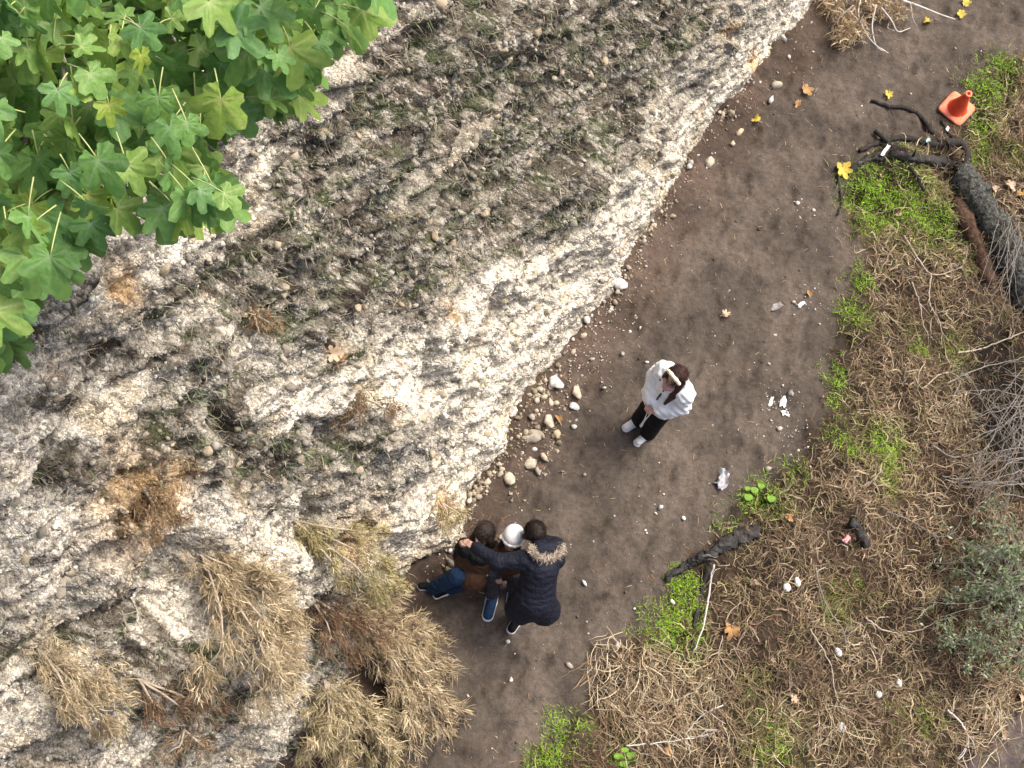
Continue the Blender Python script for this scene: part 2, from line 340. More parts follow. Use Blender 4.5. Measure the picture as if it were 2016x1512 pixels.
# features of the face: (px, py, radius along s, radius along t, depth)   negative = hollow
FEAT = [(908, 668, .10, .22, -.22), (428, 835, .10, .35, -.25), (600, 1015, .30, .35, -.25), (330, 1140, .38, .45, -.30), (620, 1215, .22, .40, -.25), (235, 1300, .20, .30, -.22),
        (848, 1112, .22, .22, -.22), (690, 780, .22, .18, -.12), (1010, 600, .10, .30, -.10), (560, 530, .14, .2, -.10), (700, 250, .12, .3, -.08), (1050, 900, .1, .1, -.05),
        (975, 560, .24, .40, .16), (840, 680, .26, .34, .16), (420, 1020, .34, .22, .18), (560, 1100, .2, .3, .12), (960, 870, .22, .25, .12), (390, 900, .16, .5, .10), (780, 1010, .28, .3, .12), (610, 800, .3, .14, .12), (470, 1250, .2, .35, .1),
        (180, 1130, .25, .2, .15), (1450, 170, .25, .3, .10), (100, 560, .4, .3, .2), (500, 1450, .25, .3, .14)]
FEAT_W = [(*st(a, b), rs, rt, d) for a, b, rs, rt, d in FEAT]
_a, _b, _c = np.array(st(520, 760)), np.array(st(700, 635)), np.array(st(980, 450))
_d, _e = np.array(st(60, 1010)), np.array(st(330, 815)); STREAK = norm(norm(_b - _a) + norm(_e - _d))
def along(s, t): return s * STREAK[0] + t * STREAK[1], -s * STREAK[1] + t * STREAK[0]
def streaks(s, t):
    p, q = along(s, t); q = q + 0.10 * fbm(p, q, 0.6, 3, 171)
    r1 = 1 - np.abs(fbm(p * 0.20, q, 0.42, 4, 173)) * 1.8; r2 = 1 - np.abs(fbm(p * 0.22, q, 0.15, 3, 177)) * 1.8
    return np.clip(r1, -1, 1), np.clip(r2, -1, 1)
def cliff_disp(s, t):
    nf_ = ss(0.0, 1.3, t); d = (0.17 * fbm(s + 0.25 * t, t * 1.5, 2.4, 3, 101) + 0.14 * fbm(s * 0.75 + 0.2 * t, t * 1.7, 0.8, 4, 105)) * (0.1 + 0.9 * nf_) - 0.06 * (1 - nf_)
    rg = 1 - np.abs(fbm(s * 0.55 + t * 0.15, t * 1.5, 0.75, 4, 109)); d = d + 0.11 * (rg - 0.6)
    k1, k2 = streaks(s, t); d = d + 0.13 * (k1 - 0.4) * ss(-0.4, 0.4, fbm(s, t, 1.2, 2, 181) + 0.15) * (0.25 + 0.75 * nf_) + 0.075 * (k2 - 0.4)
    wsx = s + 0.05 * fbm(s, t, 0.2, 2, 151); wtx = t + 0.05 * fbm(s, t, 0.2, 2, 152)
    for sc, am, sd in ((0.36, 0.05, 201), (0.17, 0.055, 203), (0.085, 0.040, 205), (0.05, 0.022, 207)):
        f1, f2, c = worley(wsx, wtx * 0.85, sc, sd); msk = ss(-0.35, 0.35, fbm(s, t, 0.9, 3, sd + 20))
        d = d + am * msk * (np.clip(1 - f1 * 1.25, 0, 1) * (0.4 + 0.9 * c) + 0.12 * ss(0.0, 0.15, f2 - f1))
    d = d + 0.022 * fbm(s, t, 0.09, 3, 131)
    for a, b, rs, rt, k in FEAT_W:
        q = ((s - a) / rs)**2 + ((t - b) / rt)**2; d = d + k * (1 - ss(0.35, 1.25, np.sqrt(q) + 0.25 * fbm(s, t, 0.25, 2, 141)))
    return d * ss(-0.3, 0.5, t) + 0.02
def cliff_P(s, t, lift=0.0):
    return cliff_base(s, t) + (cliff_disp(s, t) + lift)[..., None] * ND
def poly_w(s, t, pxs, soft):
    """1 inside a patch outlined in (s,t), falling off over `soft` metres"""
    Q = np.array([st(*p) for p in pxs]); P = np.stack([s.ravel(), t.ravel()], -1); ins = np.zeros(len(P), bool); dm = np.full(len(P), 1e9)
    for a, b in zip(Q, np.roll(Q, -1, 0)):
        ab = b - a; k = np.clip(((P - a) @ ab) / (ab @ ab), 0, 1); dm = np.minimum(dm, np.hypot(*(P - a - k[:, None] * ab).T))
        c = (a[1] > P[:, 1]) != (b[1] > P[:, 1]); ins ^= c & (P[:, 0] < (b[0] - a[0]) * (P[:, 1] - a[1]) / (b[1] - a[1] + 1e-12) + a[0])
    return ss(-soft, soft, np.where(ins, dm, -dm)).reshape(s.shape)
VEG = [[(730, -40), (1330, -40), (1390, 60), (1270, 160), (1210, 330), (1090, 440), (930, 520), (760, 600), (640, 670), (470, 660), (360, 560), (420, 500), (520, 430), (560, 250), (690, 150)],
       [(200, 700), (420, 640), (470, 760), (420, 960), (260, 900)], [(60, 760), (190, 720), (150, 900), (20, 1010)], [(590, 790), (760, 760), (700, 900), (560, 930), (430, 920), (450, 830)],
       [(640, 1160), (760, 1150), (740, 1320), (600, 1300)], [(170, 1300), (330, 1250), (420, 1330), (300, 1440), (150, 1400)]]
CREAM = [[(1640, -40), (1520, 120), (1400, 235), (1310, 400), (1230, 580), (1130, 660), (1040, 790), (980, 900), (900, 1040), (800, 1120), (660, 1110), (760, 960), (880, 830), (760, 800), (700, 720), (850, 600), (960, 500), (1120, 470), (1240, 350), (1330, 230), (1500, 60), (1560, -40)],
         [(-40, 760), (60, 640), (250, 440), (400, 460), (330, 540), (180, 600), (60, 760)], [(-40, 980), (120, 960), (160, 1080), (60, 1180), (-40, 1200)], [(330, 1000), (420, 960), (600, 1080), (520, 1160), (380, 1110)], [(470, 790), (620, 730), (760, 655), (900, 590), (960, 620), (820, 740), (640, 830), (540, 850)], [(-40, 860), (140, 770), (300, 700), (330, 750), (160, 860), (-40, 960)], [(300, 1180), (480, 1060), (560, 1100), (430, 1220), (330, 1260)]]
OCH = [(640, 690, .10), (235, 545, .10), (250, 980, .35), (330, 940, .2), (305, 865, .05), (1480, 120, .12), (870, 1000, .16), (850, 600, .08), (690, 1060, .25), (1420, 60, .1), (230, 560, .12)]
sa = axis(-5.4, 9.2, 0.0165, 60); ta_ = np.r_[np.arange(-0.35, 9.6, 0.030)]; tg = 9.6 + np.cumsum(0.03 * 1.3 ** np.arange(28)); ta = np.r_[ta_, tg]
S, T = np.meshgrid(sa, ta, indexing='ij')
DP = cliff_disp(S, T); Vc = cliff_base(S, T) + DP[..., None] * ND
jit = 0.12 * fbm(S, T, 0.35, 4, 301)
def blur_noise(w_, s_): return np.clip(w_ + s_ * fbm(S, T, 0.22, 4, 307), 0, 1)
veg = np.zeros_like(S); crm = np.zeros_like(S)
for p in VEG: veg = np.maximum(veg, poly_w(S + jit, T + jit, p, 0.16))
for p in CREAM: crm = np.maximum(crm, poly_w(S + jit, T - jit, p, 0.12))
vp_, vq_ = along(S, T); veg = np.clip(veg + 0.45 * fbm(S * 0.7, T * 1.4, 0.30, 4, 311) * (0.35 + veg) + 0.75 * ss(.12, .5, fbm(vp_ * .35, vq_, .5, 4, 313)) * (1 - crm) - 0.5 * crm, 0, 1)
wsx = S + 0.05 * fbm(S, T, 0.2, 2, 151); wtx = T + 0.05 * fbm(S, T, 0.2, 2, 152)
fa, fb, ca = worley(wsx, wtx * 0.85, 0.085, 205); ga, gb, cc = worley(S, T * 0.9, 0.045, 209)
e3 = lambda a: np.asarray(a)[..., None]
n_big = e3(ss(-0.6, 0.6, fbm(S, T * 1.4, 0.7, 4, 321))); n_fin = e3(ss(-0.6, 0.6, fbm(S, T, 0.06, 3, 323)))
p_, q_ = along(S, T); q_ = q_ + 0.10 * fbm(p_, q_, 0.6, 3, 171)
cl1 = ss(-.55, .55, fbm(p_ * .20, q_, .42, 4, 391)); cl2 = ss(-.55, .55, fbm(p_ * .22, q_, .13, 4, 393)); cl3 = ss(-.5, .5, fbm(p_ * .4, q_, .045, 3, 395))
lev = np.clip(-.02 + .42 * cl1 + .34 * cl2 + .24 * cl3 + .45 * crm * ss(.0, .6, cl1 + .5 * crm), 0, 1)
rock = lerp(np.array([.20, .188, .162]), np.array([.75, .705, .61]), e3(lev)) * lerp(.86, 1.1, n_fin)
rock = lerp(rock, rock * np.array([1.04, .93, .76]), e3(ss(.1, .7, fbm(S, T, .5, 3, 397))) * .6)
crk = (1 - ss(.02, .07, np.abs(fbm(p_ * .25, q_, .30, 3, 398)))) * ss(-.1, .3, fbm(S, T, .5, 2, 399))
rock = lerp(rock, np.array([.10, .088, .070]), e3(.75 * crk))
vsoil = lerp(np.array([0.062, 0.052, 0.041]), np.array([0.15, 0.132, 0.105]), n_big) * lerp(0.75, 1.25, n_fin)
vsoil = lerp(vsoil, np.array([0.082, 0.098, 0.050]), 0.85 * e3(ss(-0.1, 0.5, fbm(p_ * .4, q_, 0.25, 3, 331))))
stn = ss(0.10, 0.26, fb - fa) * (ca > 0.35); stn2 = ss(0.10, 0.3, gb - ga) * (cc > 0.55)
scol = lerp(np.array([0.26, 0.245, 0.22]), np.array([0.60, 0.56, 0.48]), e3(ca * 1.7 % 1)); scol2 = lerp(np.array([0.22, 0.205, 0.18]), np.array([0.56, 0.52, 0.45]), e3(cc * 3.3 % 1))
vcol = lerp(vsoil, scol, e3(stn * (ca > 0.72) * 0.8)); vcol = lerp(vcol, scol2, e3(stn2 * (cc > 0.78) * 0.85)); vcol = lerp(vcol, rock * .7, e3(ss(.55, .85, cl2 * .6 + cl1 * .4) * .7))
col = lerp(rock, vcol, e3(ss(.30, .62, veg + .25 * (.5 - cl2))))
blotch = ss(0.26, 0.42, fbm(p_ * .5, q_, 0.09, 4, 351)) * ss(0.1, 0.5, fbm(S, T, 0.6, 3, 353) + 0.5 * ss(4, 8, S) - 0.1) * (1 - veg) * (1 - 0.6 * crm)  # black blotches placed by noise, fewer on veg and cream zones
col = lerp(col, np.array([0.032, 0.033, 0.034]), e3(blotch * 0.65))
och = np.zeros_like(S)
for a, b, r in OCH:
    a, b = st(a, b); och = np.maximum(och, np.exp(-((S - a)**2 + ((T - b) * 0.8)**2) / r**2))
col = lerp(col, col * np.array([1.0, 0.72, 0.42]) + np.array([0.05, 0.02, 0]), e3(np.clip(och * 1.2 + 0.5 * fbm(S, T, 0.1, 3, 361) * och, 0, 1) * 0.8))
cliff = mk('cliff', Vc.reshape(-1, 3), gridfaces(len(sa), len(ta))[:, ::-1], M['cliff'], None, col.reshape(-1, 3), kind='structure', label='steep crumbling limestone cliff with pale stones and dry tufts')
def vis(P, m=140):
    x, y, d = proj(P); return (x > -m) & (x < IMW + m) & (y > -m) & (y < IMH + m)
def nearest_idx(s, t):
    i = np.clip(np.searchsorted(sa, s), 0, len(sa) - 1); j = np.clip(np.searchsorted(ta, t), 0, len(ta) - 1); return i, j
# stones bedded in the cliff
ns_ = 84000
s_ = rng.uniform(-5.4, 9.2, ns_); t_ = rng.uniform(0.02, 9.3, ns_); i, j = nearest_idx(s_, t_); vg = veg[i, j]; cr = crm[i, j]
P = Vc[i, j].copy(); keep = vis(P) & (rng.random(ns_) < np.clip(0.30 + 0.75 * ss(-0.3, 0.5, fbm(s_, t_, 0.7, 3, 401)) - 0.5 * cr, 0.06, 1))
lc = col[i, j][keep]; P, vg, cr, DPk = P[keep], vg[keep], cr[keep], keep.sum()
sz = np.clip(0.010 * rng.pareto(2.5, DPk) + 0.0085, 0.0085, 0.042) * lerp(1.0, .75, ss(9.5, 7.5, proj(P)[2]))
big = np.argsort(-sz)[:300]; rest = np.setdiff1d(np.arange(DPk), big)
def stone_cols(n, v):
    c = lerp(np.array([0.24, 0.225, 0.20]), np.array([0.80, 0.75, 0.65]), rng.random((n, 1)) ** 0.75); c *= rng.uniform(0.85, 1.1, (n, 1)) * np.array([1, 1, 1]); c[:, 2] *= rng.uniform(0.78, 1.02, n)
    return c * lerp(1.0, 0.68, v[:, None])
Sx = sz[:, None] * rng.uniform(0.6, 1.3, (DPk, 3))
V, F, c = rocks_joined(P[rest], Sx[rest], np.clip(lerp(lc[rest], stone_cols(len(rest), vg[rest]), .38) * rng.uniform(.75, 1.3, (len(rest), 1)), .03, .8))
mk('bedded_stones', V, F, M['stone'], cliff, c, smooth=False, kind='stuff')
RM = []
for k, (V, F) in enumerate(ROCKS2):
    o = mk('stone', V, F, M['stone1'], cliff, smooth=False); RM.append(o.data); bpy.data.objects.remove(o)
Rm = randrot(len(big))
for q, k in enumerate(big):
    o = place('stone', RM[q % len(RM)], cliff); S3 = Sx[k] * 1.15
    o.matrix_world = Matrix.Translation(Vector(P[k])) @ Matrix(Rm[q].tolist()).to_4x4() @ Matrix.Diagonal((*S3, 1))
# grass, rootlets and dry stalks on the face
def strands(P0, D0, L, K, droop, wob, seed=0):
    """curved strands from P0 along D0, bending by gravity `droop` and wandering by `wob`"""
    N = len(P0); d = norm(D0); P = np.zeros((N, K, 3)); P[:, 0] = P0; st_ = (L / (K - 1))[:, None]
    for k in range(1, K):
        d = norm(d + rng.normal(0, 1, (N, 3)) * wob + np.array([0, 0, -1.0]) * (droop if np.ndim(droop) == 0 else droop[:, None])); P[:, k] = P[:, k - 1] + d * st_
    return P
n_ = 120000
s_ = rng.uniform(-5.4, 9.2, n_); t_ = rng.uniform(0.02, 9.3, n_); i, j = nearest_idx(s_, t_); P = Vc[i, j]; vg = veg[i, j]
dens = np.clip(vg * 1.0, 0.10, 1) * ss(-0.35, 0.35, fbm(s_, t_, 0.35, 3, 411) + 0.1)
k = vis(P) & (rng.random(n_) < dens); P = P[k]; vg = vg[k]; n_ = len(P); s_ = s_[k]; t_ = t_[k]
D = ND * 0.8 + rng.normal(0, 0.8, (n_, 3))
g = ss(-0.2, 0.5, fbm(s_, t_, 0.45, 3, 421) + rng.normal(0, 0.25, n_))[:, None]
cs = lerp(lerp(np.array([0.16, 0.125, 0.085]), np.array([0.46, 0.40, 0.30]), rng.random((n_, 1))), lerp(np.array([0.095, 0.125, 0.06]), np.array([0.24, 0.29, 0.15]), rng.random((n_, 1))), g)
V, F, c = ribbons(strands(P - ND * 0.01, D, rng.uniform(0.04, 0.18, n_), 4, 0.35, 0.35), rng.uniform(0.004, 0.010, n_), cs)
mk('cliff_grass', V, F, M['straw'], None, c, kind='stuff', label='short grey green grass and rootlets clinging to the cliff', cat='grass')

# ------------------------------------------------------------------ bank cover: dry grass, leaf litter, moss
def pick(a, n, lo=0.75, hi=1.2):
    a = np.array(a); i = rng.integers(0, len(a), n); return a[i] * rng.uniform(lo, hi, (n, 1))
def gz(P): P[:, 2] = hgt(P[:, 0], P[:, 1]); return P
def scatter(n, x0=-1.5, x1=10.8, y0=0.4, y1=13.4):
    P = np.stack([rng.uniform(x0, x1, n), rng.uniform(y0, y1, n), np.zeros(n)], -1); P = P[vis(P, 260)]; return P
def bare_at(x, y): return np.exp(-((x - BARE[0])**2 + (y - BARE[1])**2) / 0.75**2) + 0.06 * fbm(x, y, 0.15, 3, 73) > 0.34
GREEN = [(1765, 395, 80, 1), (1700, 385, 50, 1), (1835, 440, 55, .9), (1720, 440, 40, .8), (1700, 545, 24, 1), (1682, 620, 34, .7), (1650, 740, 28, .8), (1642, 790, 20, .7), (1742, 885, 42, 1), (1668, 880, 22, .9), (1745, 940, 25, .7), (1500, 985, 36, .8), (1345, 1190, 36, 1), (1320, 1240, 44, 1), (1345, 1150, 26, 1),
         (1945, 175, 50, .8), (1970, 130, 40, .8), (1930, 260, 38, .8), (1925, 310, 32, .8), (1800, 685, 24, .9), (1880, 690, 44, .5), (1110, 1440, 36, .7), (1080, 1490, 34, .8), (1225, 1495, 22, 1), (1520, 1470, 56, .7), (1650, 1180, 36, .5), (1470, 985, 26, .7), (1560, 930, 30, .5), (2000, 310, 30, .7), (1640, 1200, 30, .6), (1900, 520, 30, .5), (1480, 1380, 30, .5), (1830, 1420, 30, .5), (1440, 1040, 30, .5), (1690, 1150, 20, .6), (1650, 850, 26, .5), (1780, 640, 30, .4), (1490, 1340, 26, .4), (1770, 1400, 30, .4)]
GW = [(G(a, b), r / 135.0, k) for a, b, r, k in GREEN]
def green_w(P):
    g = np.zeros(len(P)); x = P[:, 0] + 0.10 * fbm(P[:, 0], P[:, 1], 0.2, 3, 501); y = P[:, 1] + 0.10 * fbm(P[:, 0], P[:, 1], 0.2, 3, 503)
    for p, r, k in GW: g = np.maximum(g, k * np.exp(-((x - p[0])**2 + (y - p[1])**2) / (r * r)))
    return g
# matted dry grass
P = scatter(230000); d = edge_dist(P[:, 0], P[:, 1]); gw = green_w(P); f = fbm(P[:, 0], P[:, 1], 0.6, 3, 511)
hz = np.exp(-((P[:, 0] - SHADE[0])**2 / .55**2 + (P[:, 1] - SHADE[1])**2 / 1.1**2)); keep = (rng.random(len(P)) > .85 * ss(.25, .7, hz)) & (d > 0.02 + 0.12 * rng.random(len(P))) & ~bare_at(P[:, 0], P[:, 1]) & (rng.random(len(P)) < (0.95 - 0.75 * ss(0.35, 0.8, gw)) * lerp(0.45, 1, ss(-0.5, 0.4, f)) * ss(0.0, 0.5, d))  # strands thinned inside the painted shade patch
P = gz(P[keep])[:32500]; n = len(P); d = d[keep][:32500]
a0 = 2 * np.pi * vnoise(P[:, 0] / 0.7, P[:, 1] / 0.7, 515) * 1.6 + rng.normal(0, 1.1, n)
D = np.stack([np.cos(a0), np.sin(a0), rng.uniform(0.0, 0.5, n)], -1)
L = rng.uniform(0.08, 0.34, n) * lerp(0.7, 1.2, rng.random(n)); S_ = strands(P + np.array([0, 0, 0.012]), D, L, 6, 0.05, 0.42)
gr = hgt(S_[..., 0].ravel(), S_[..., 1].ravel()).reshape(n, 6); lay = rng.uniform(0.004, 0.075, n)[:, None]
S_[..., 2] = np.maximum(S_[..., 2], gr + lay * np.linspace(0.4, 1, 6))
tone = ss(-0.45, 0.5, fbm(P[:, 0], P[:, 1], 0.9, 3, 521))[:, None]
cs = lerp(pick([(.12, .075, .046), (.19, .13, .085), (.28, .20, .13), (.07, .048, .03)], n), pick([(.40, .30, .18), (.50, .39, .25), (.30, .22, .125), (.60, .50, .35), (.20, .14, .085)], n), np.clip(tone * 0.65 + rng.normal(.10, .33, (n, 1)), 0, 1))
gt = np.clip(ss(.08, .5, green_w(P)) * .8 + .5 * ss(.15, .6, fbm(P[:, 0], P[:, 1], .5, 3, 525)), 0, 1)[:, None] * (rng.random((n, 1)) < .6); cs = lerp(cs, cs * np.array([.80, 1.02, .55]), gt)
V, F, c = ribbons(S_, 0.004 + 0.012 * rng.random(n) ** 2, cs)
mk('dry_grass', V, F, M['straw'], None, c, kind='stuff', label='matted dry straw and dead stalks covering the bank', cat='grass')
# long hanging stalks at the path's lower edge and lower right corner
fans = [(1215, 1300, 60, -100), (1290, 1320, 70, -80), (1200, 1360, 60, -60), (1340, 1400, 70, -70), (1400, 1330, 60, -120), (1450, 1450, 80, -90), (1250, 1430, 70, -50), (1650, 1420, 60, -80), (1960, 1390, 60, -150), (1940, 1440, 60, -165), (1990, 1350, 50, -160)]
PP, DD = [], []
for a, b, r, ang in fans:
    p = G(a, b); m = 130; q = np.radians(ang + rng.normal(0, 38, m)); PP.append(p + np.stack([rng.normal(0, r / 420, m), rng.normal(0, r / 420, m), np.full(m, .05)], -1)); DD.append(np.stack([np.cos(q), np.sin(q), rng.uniform(0.1, 0.9, m)], -1))
PP = np.vstack(PP); DD = np.vstack(DD); n = len(PP); PP[:, 2] = hgt(PP[:, 0], PP[:, 1]) + 0.02
S_ = strands(PP, DD, rng.uniform(0.12, 0.45, n), 7, 0.14, 0.22); gr = hgt(S_[..., 0].ravel(), S_[..., 1].ravel()).reshape(n, 7); S_[..., 2] = np.maximum(S_[..., 2], gr + rng.uniform(0.01, 0.06, n)[:, None])
V, F, c = ribbons(S_, rng.uniform(0.005, 0.011, n), pick([(.50, .41, .26), (.40, .31, .19), (.60, .52, .37), (.26, .18, .11), (.16, .10, .06)], n))
mk('long_dry_grass', V, F, M['straw'], None, c, kind='stuff', label='long bleached straw hanging over the lower path edge', cat='grass')
# leaf litter
P = scatter(26000); d = edge_dist(P[:, 0], P[:, 1]); keep = (d > -0.08) & ~bare_at(P[:, 0], P[:, 1]) & (rng.random(len(P)) < 0.5); P = gz(P[keep])[:6500]; n = len(P); P[:, 2] += rng.uniform(0.005, 0.05, n)
Rm = randrot(n); Rm[:, 2, :] *= 0.5
lf = np.array([[0, 0, 0], [.3, .38, .05], [1, 0, .1], [.3, -.38, .08]]); szl = rng.uniform(0.02, 0.05, n)
V = np.einsum('nij,vj->nvi', Rm, lf) * szl[:, None, None] + P[:, None, :]
F = np.arange(n * 4).reshape(n, 4); c = np.repeat(pick([(.17, .095, .055), (.26, .16, .10), (.12, .065, .04), (.38, .26, .16), (.22, .12, .07)], n)[:, None], 4, 1)
mk('leaf_litter', V, F, M['straw'], None, c.reshape(-1, 3), smooth=False, kind='stuff', label='small brown leaf scraps strewn among the dry grass', cat='leaves')
# moss and fresh green grass
P = scatter(680000); gw = green_w(P); keep = rng.random(len(P)) < ss(0.08, 0.85, gw * (1 + .5 * fbm(P[:, 0], P[:, 1], .12, 3, 531))) * 1.0 + 0.025 * (edge_dist(P[:, 0], P[:, 1]) > 0.0); P = gz(P[keep])[:30000]; gw = gw[keep][:30000]; n = len(P)
D = np.stack([rng.normal(0, .7, n), rng.normal(0, .7, n), np.ones(n)], -1)
S_ = strands(P, D, rng.uniform(0.03, 0.08, n) * lerp(1.8, 1, ss(.1, .4, gw)), 4, 0.25, 0.4)
viv = np.clip(gw * 1.1 + .35 * fbm(P[:, 0], P[:, 1], .15, 3, 533) + rng.normal(0, .22, n), 0, 1)[:, None]
cs = lerp(pick([(.16, .20, .06), (.21, .25, .09), (.25, .24, .11)], n), pick([(.25, .48, .02), (.34, .58, .03), (.19, .37, .025), (.42, .62, .09)], n), viv)
V, F, c = ribbons(S_, rng.uniform(0.005, 0.012, n), cs)
mk('green_moss', V, F, M['green'], None, c, kind='stuff', label='bright green moss and fresh grass patches along the path edge', cat='moss')

# ------------------------------------------------------------------ gravel and straw crumbs on the path
P = scatter(16000); d = edge_dist(P[:, 0], P[:, 1]); s_ = (P[:, :2] - C0) @ STR; nf = (P[:, :2] - C0) @ NRM - foot_off(s_)
w_ = 0.18 + 0.7 * np.exp(-np.clip(nf, 0, 9) / 0.25) + 0.35 * np.exp(-np.clip(-d, 0, 9) / 0.25)
keep = (d < 0.12) & (nf > -0.05) & (rng.random(len(P)) < w_ * lerp(.4, 1.3, ss(-.3, .4, fbm(P[:, 0], P[:, 1], .5, 2, 541)))); P = P[keep][:5000]; nf = nf[keep][:5000]; ex = np.vstack([G(rng.normal(a_, r_, m_), rng.normal(b_, r_ * 1.2, m_)) for a_, b_, r_, m_ in ((1535, 800, 24, 50), (1570, 870, 26, 36), (1500, 720, 30, 12), (1590, 600, 20, 25), (1270, 1000, 45, 14), (1580, 400, 25, 14), (1200, 640, 30, 60), (1150, 720, 22, 60))]); P = gz(np.vstack([P, ex])); nf = np.r_[nf, np.full(len(ex), .25)]; n = len(P)
sz = np.clip(0.0042 + 0.0045 * rng.pareto(2.6, n), 0, 0.024) * lerp(2.6, 1, ss(0, .45, nf))
cs = lerp(np.array([.26, .23, .19]), np.array([.74, .70, .63]), rng.random((n, 1)))
V, F, c = rocks_joined(P + np.array([0, 0, 1]) * sz[:, None] * .35, sz[:, None] * rng.uniform(.6, 1.5, (n, 3)), cs); mk('gravel', V, F, M['stone'], None, c, smooth=False, kind='stuff', label='small pale stone chips scattered over the dirt path', cat='gravel')
# clods: soil crumbs of the path's own colour
P = scatter(8000); d = edge_dist(P[:, 0], P[:, 1]); s_ = (P[:, :2] - C0) @ STR; nf = (P[:, :2] - C0) @ NRM - foot_off(s_); keep = (d < 0.1) & (nf > 0) & (fbm(P[:, 0], P[:, 1], .5, 3, 551) > -.1); P = gz(P[keep])[:4500]; n = len(P); P[:, 2] += .002
sz = np.clip(0.004 + 0.004 * rng.pareto(2.5, n), 0, .025); V, F, c = rocks_joined(P, sz[:, None] * rng.uniform(.6, 1.4, (n, 3)), pick([(.10, .08, .065), (.085, .066, .053), (.12, .098, .08)], n)); mk('soil_clods', V, F, M['stone'], None, c, smooth=False, kind='stuff', label='crumbs of brown soil on the trodden path', cat='soil')
P = scatter(44000); d = edge_dist(P[:, 0], P[:, 1]); s_ = (P[:, :2] - C0) @ STR; nf = (P[:, :2] - C0) @ NRM - foot_off(s_)
keep = (d < 0.05) & (nf > 0) & (rng.random(len(P)) < .05 + .9 * np.exp(-nf / .35) * ss(-.2, .3, fbm(P[:, 0], P[:, 1], .6, 3, 561)) + .25 * np.exp(-np.clip(-d, 0, 9) / .2)); P = gz(P[keep])[:7000]; n = len(P); P[:, 2] += .006
a0 = rng.uniform(0, 6.28, n); S_ = strands(P, np.stack([np.cos(a0), np.sin(a0), np.zeros(n)], -1), rng.uniform(.02, .10, n), 4, 0, .25); S_[..., 2] = hgt(S_[..., 0].ravel(), S_[..., 1].ravel()).reshape(n, 4) + .007
V, F, c = ribbons(S_, rng.uniform(.003, .008, n), pick([(.34, .22, .12), (.24, .14, .08), (.48, .37, .22), (.16, .09, .055)], n), np.tile([0, 0, 1.], (n, 1)) + rng.normal(0, .15, (n, 3)))
mk('straw_crumbs', V, F, M['straw'], None, c, kind='stuff', label='broken straw and needles lying on the dirt path', cat='straw')

# ------------------------------------------------------------------ dry shrubs hanging on the cliff
def shrub(px, py, dirs, n, L, spread, label, cols, lift=0.05, K=4, wmax=.0095, droop=.16):
    """root at the cliff seen at (px,py); `dirs` = pixel aims at which the sprays hang"""
    s, t = st(px, py); root = cliff_P(np.array(s), np.array(t), lift)
    o = thing('dry_shrub', label, 'shrub', root, 'dry shrubs hanging on the cliff')
    PP, DD, LL, TT = [], [], [], []; stems = []
    for ax, ay, wgt in dirs:
        m = int(n * wgt * 2.75); s2, t2 = st(ax, ay); aim = cliff_P(np.array(s2), np.array(t2), 0.10); dv = aim - root; ln = np.linalg.norm(dv)
        mids = root + np.linspace(0, 1, 8)[:, None] * dv + ND * (np.sin(np.linspace(0, 2.6, 8)) * ln * .42)[:, None]
        stems.append(tube(mids + rng.normal(0, .012, mids.shape) * np.linspace(0, 1, 8)[:, None], np.linspace(.013, .004, 8), 6))
        nt_ = max(6, m // 30); per = m // nt_; m = nt_ * per                      # feathery plumes: tufts of strands with one direction each
        u = rng.random(nt_) ** .75; k = np.clip((u * 7).astype(int), 0, 6); f = (u * 7 - k)[:, None]; tb = mids[k] * (1 - f) + mids[k + 1] * f + rng.normal(0, spread * .45, (nt_, 3))
        td = norm(dv / ln + ND * .55 + rng.normal(0, .55, (nt_, 3))); tl_ = rng.uniform(.55, 1.0, nt_)
        PP.append(np.repeat(tb, per, 0) + rng.normal(0, .022, (m, 3)) + np.repeat(td, per, 0) * (rng.random((m, 1)) * L * .35)); DD.append(np.repeat(td, per, 0) + rng.normal(0, .38, (m, 3))); LL.append(np.repeat(tl_, per) * rng.uniform(.3, 1, m) * L * .62); TT.append(np.repeat(rng.random(nt_), per))
    PP, DD, LL = np.vstack(PP), np.vstack(DD), np.concatenate(LL); N = len(PP)
    S_ = strands(PP, DD, LL, K, droop * .9, .20)
    lump = np.concatenate(TT)[:, None]
    cs = lerp(pick(cols[0], N), pick(cols[1], N), np.clip(lump + rng.normal(0, .2, (N, 1)), 0, 1))
    V, F, c = ribbons(S_, rng.uniform(.0035, wmax, N), cs, rng.normal(0, 1, (N, 3)))
    under(o, mk('foliage', V, F, M['straw'], None, c)); V, F = join(stems); under(o, mk('stems', V, F, M['twig']))
    return o
STRAWC = ([(.34, .26, .15), (.22, .165, .10), (.42, .33, .20)], [(.68, .56, .36), (.60, .48, .30), (.74, .64, .45), (.52, .43, .25)])
BROWNC = ([(.15, .095, .055), (.20, .13, .07)], [(.40, .28, .15), (.33, .22, .12), (.46, .34, .19)])
OLIVEC = ([(.20, .17, .075), (.28, .23, .11)], [(.54, .47, .24), (.44, .39, .18), (.62, .53, .30)])
shrub(395, 1090, [(455, 1110, .9), (485, 1190, 1.2), (460, 1280, 1.2), (410, 1330, .8), (320, 1290, .5), (420, 1180, .8)], 702, .30, .15, 'large straw coloured shrub fanning out below the dark cleft at left', STRAWC)
shrub(690, 1190, [(735, 1170, .9), (785, 1230, 1.2), (795, 1310, 1.3), (780, 1390, 1.2), (720, 1290, 1.2), (710, 1400, 1.0), (785, 1450, .9), (750, 1480, .9), (715, 1460, .8)], 756, .32, .17, 'largest golden shrub overhanging the path beside the huddled people', STRAWC)
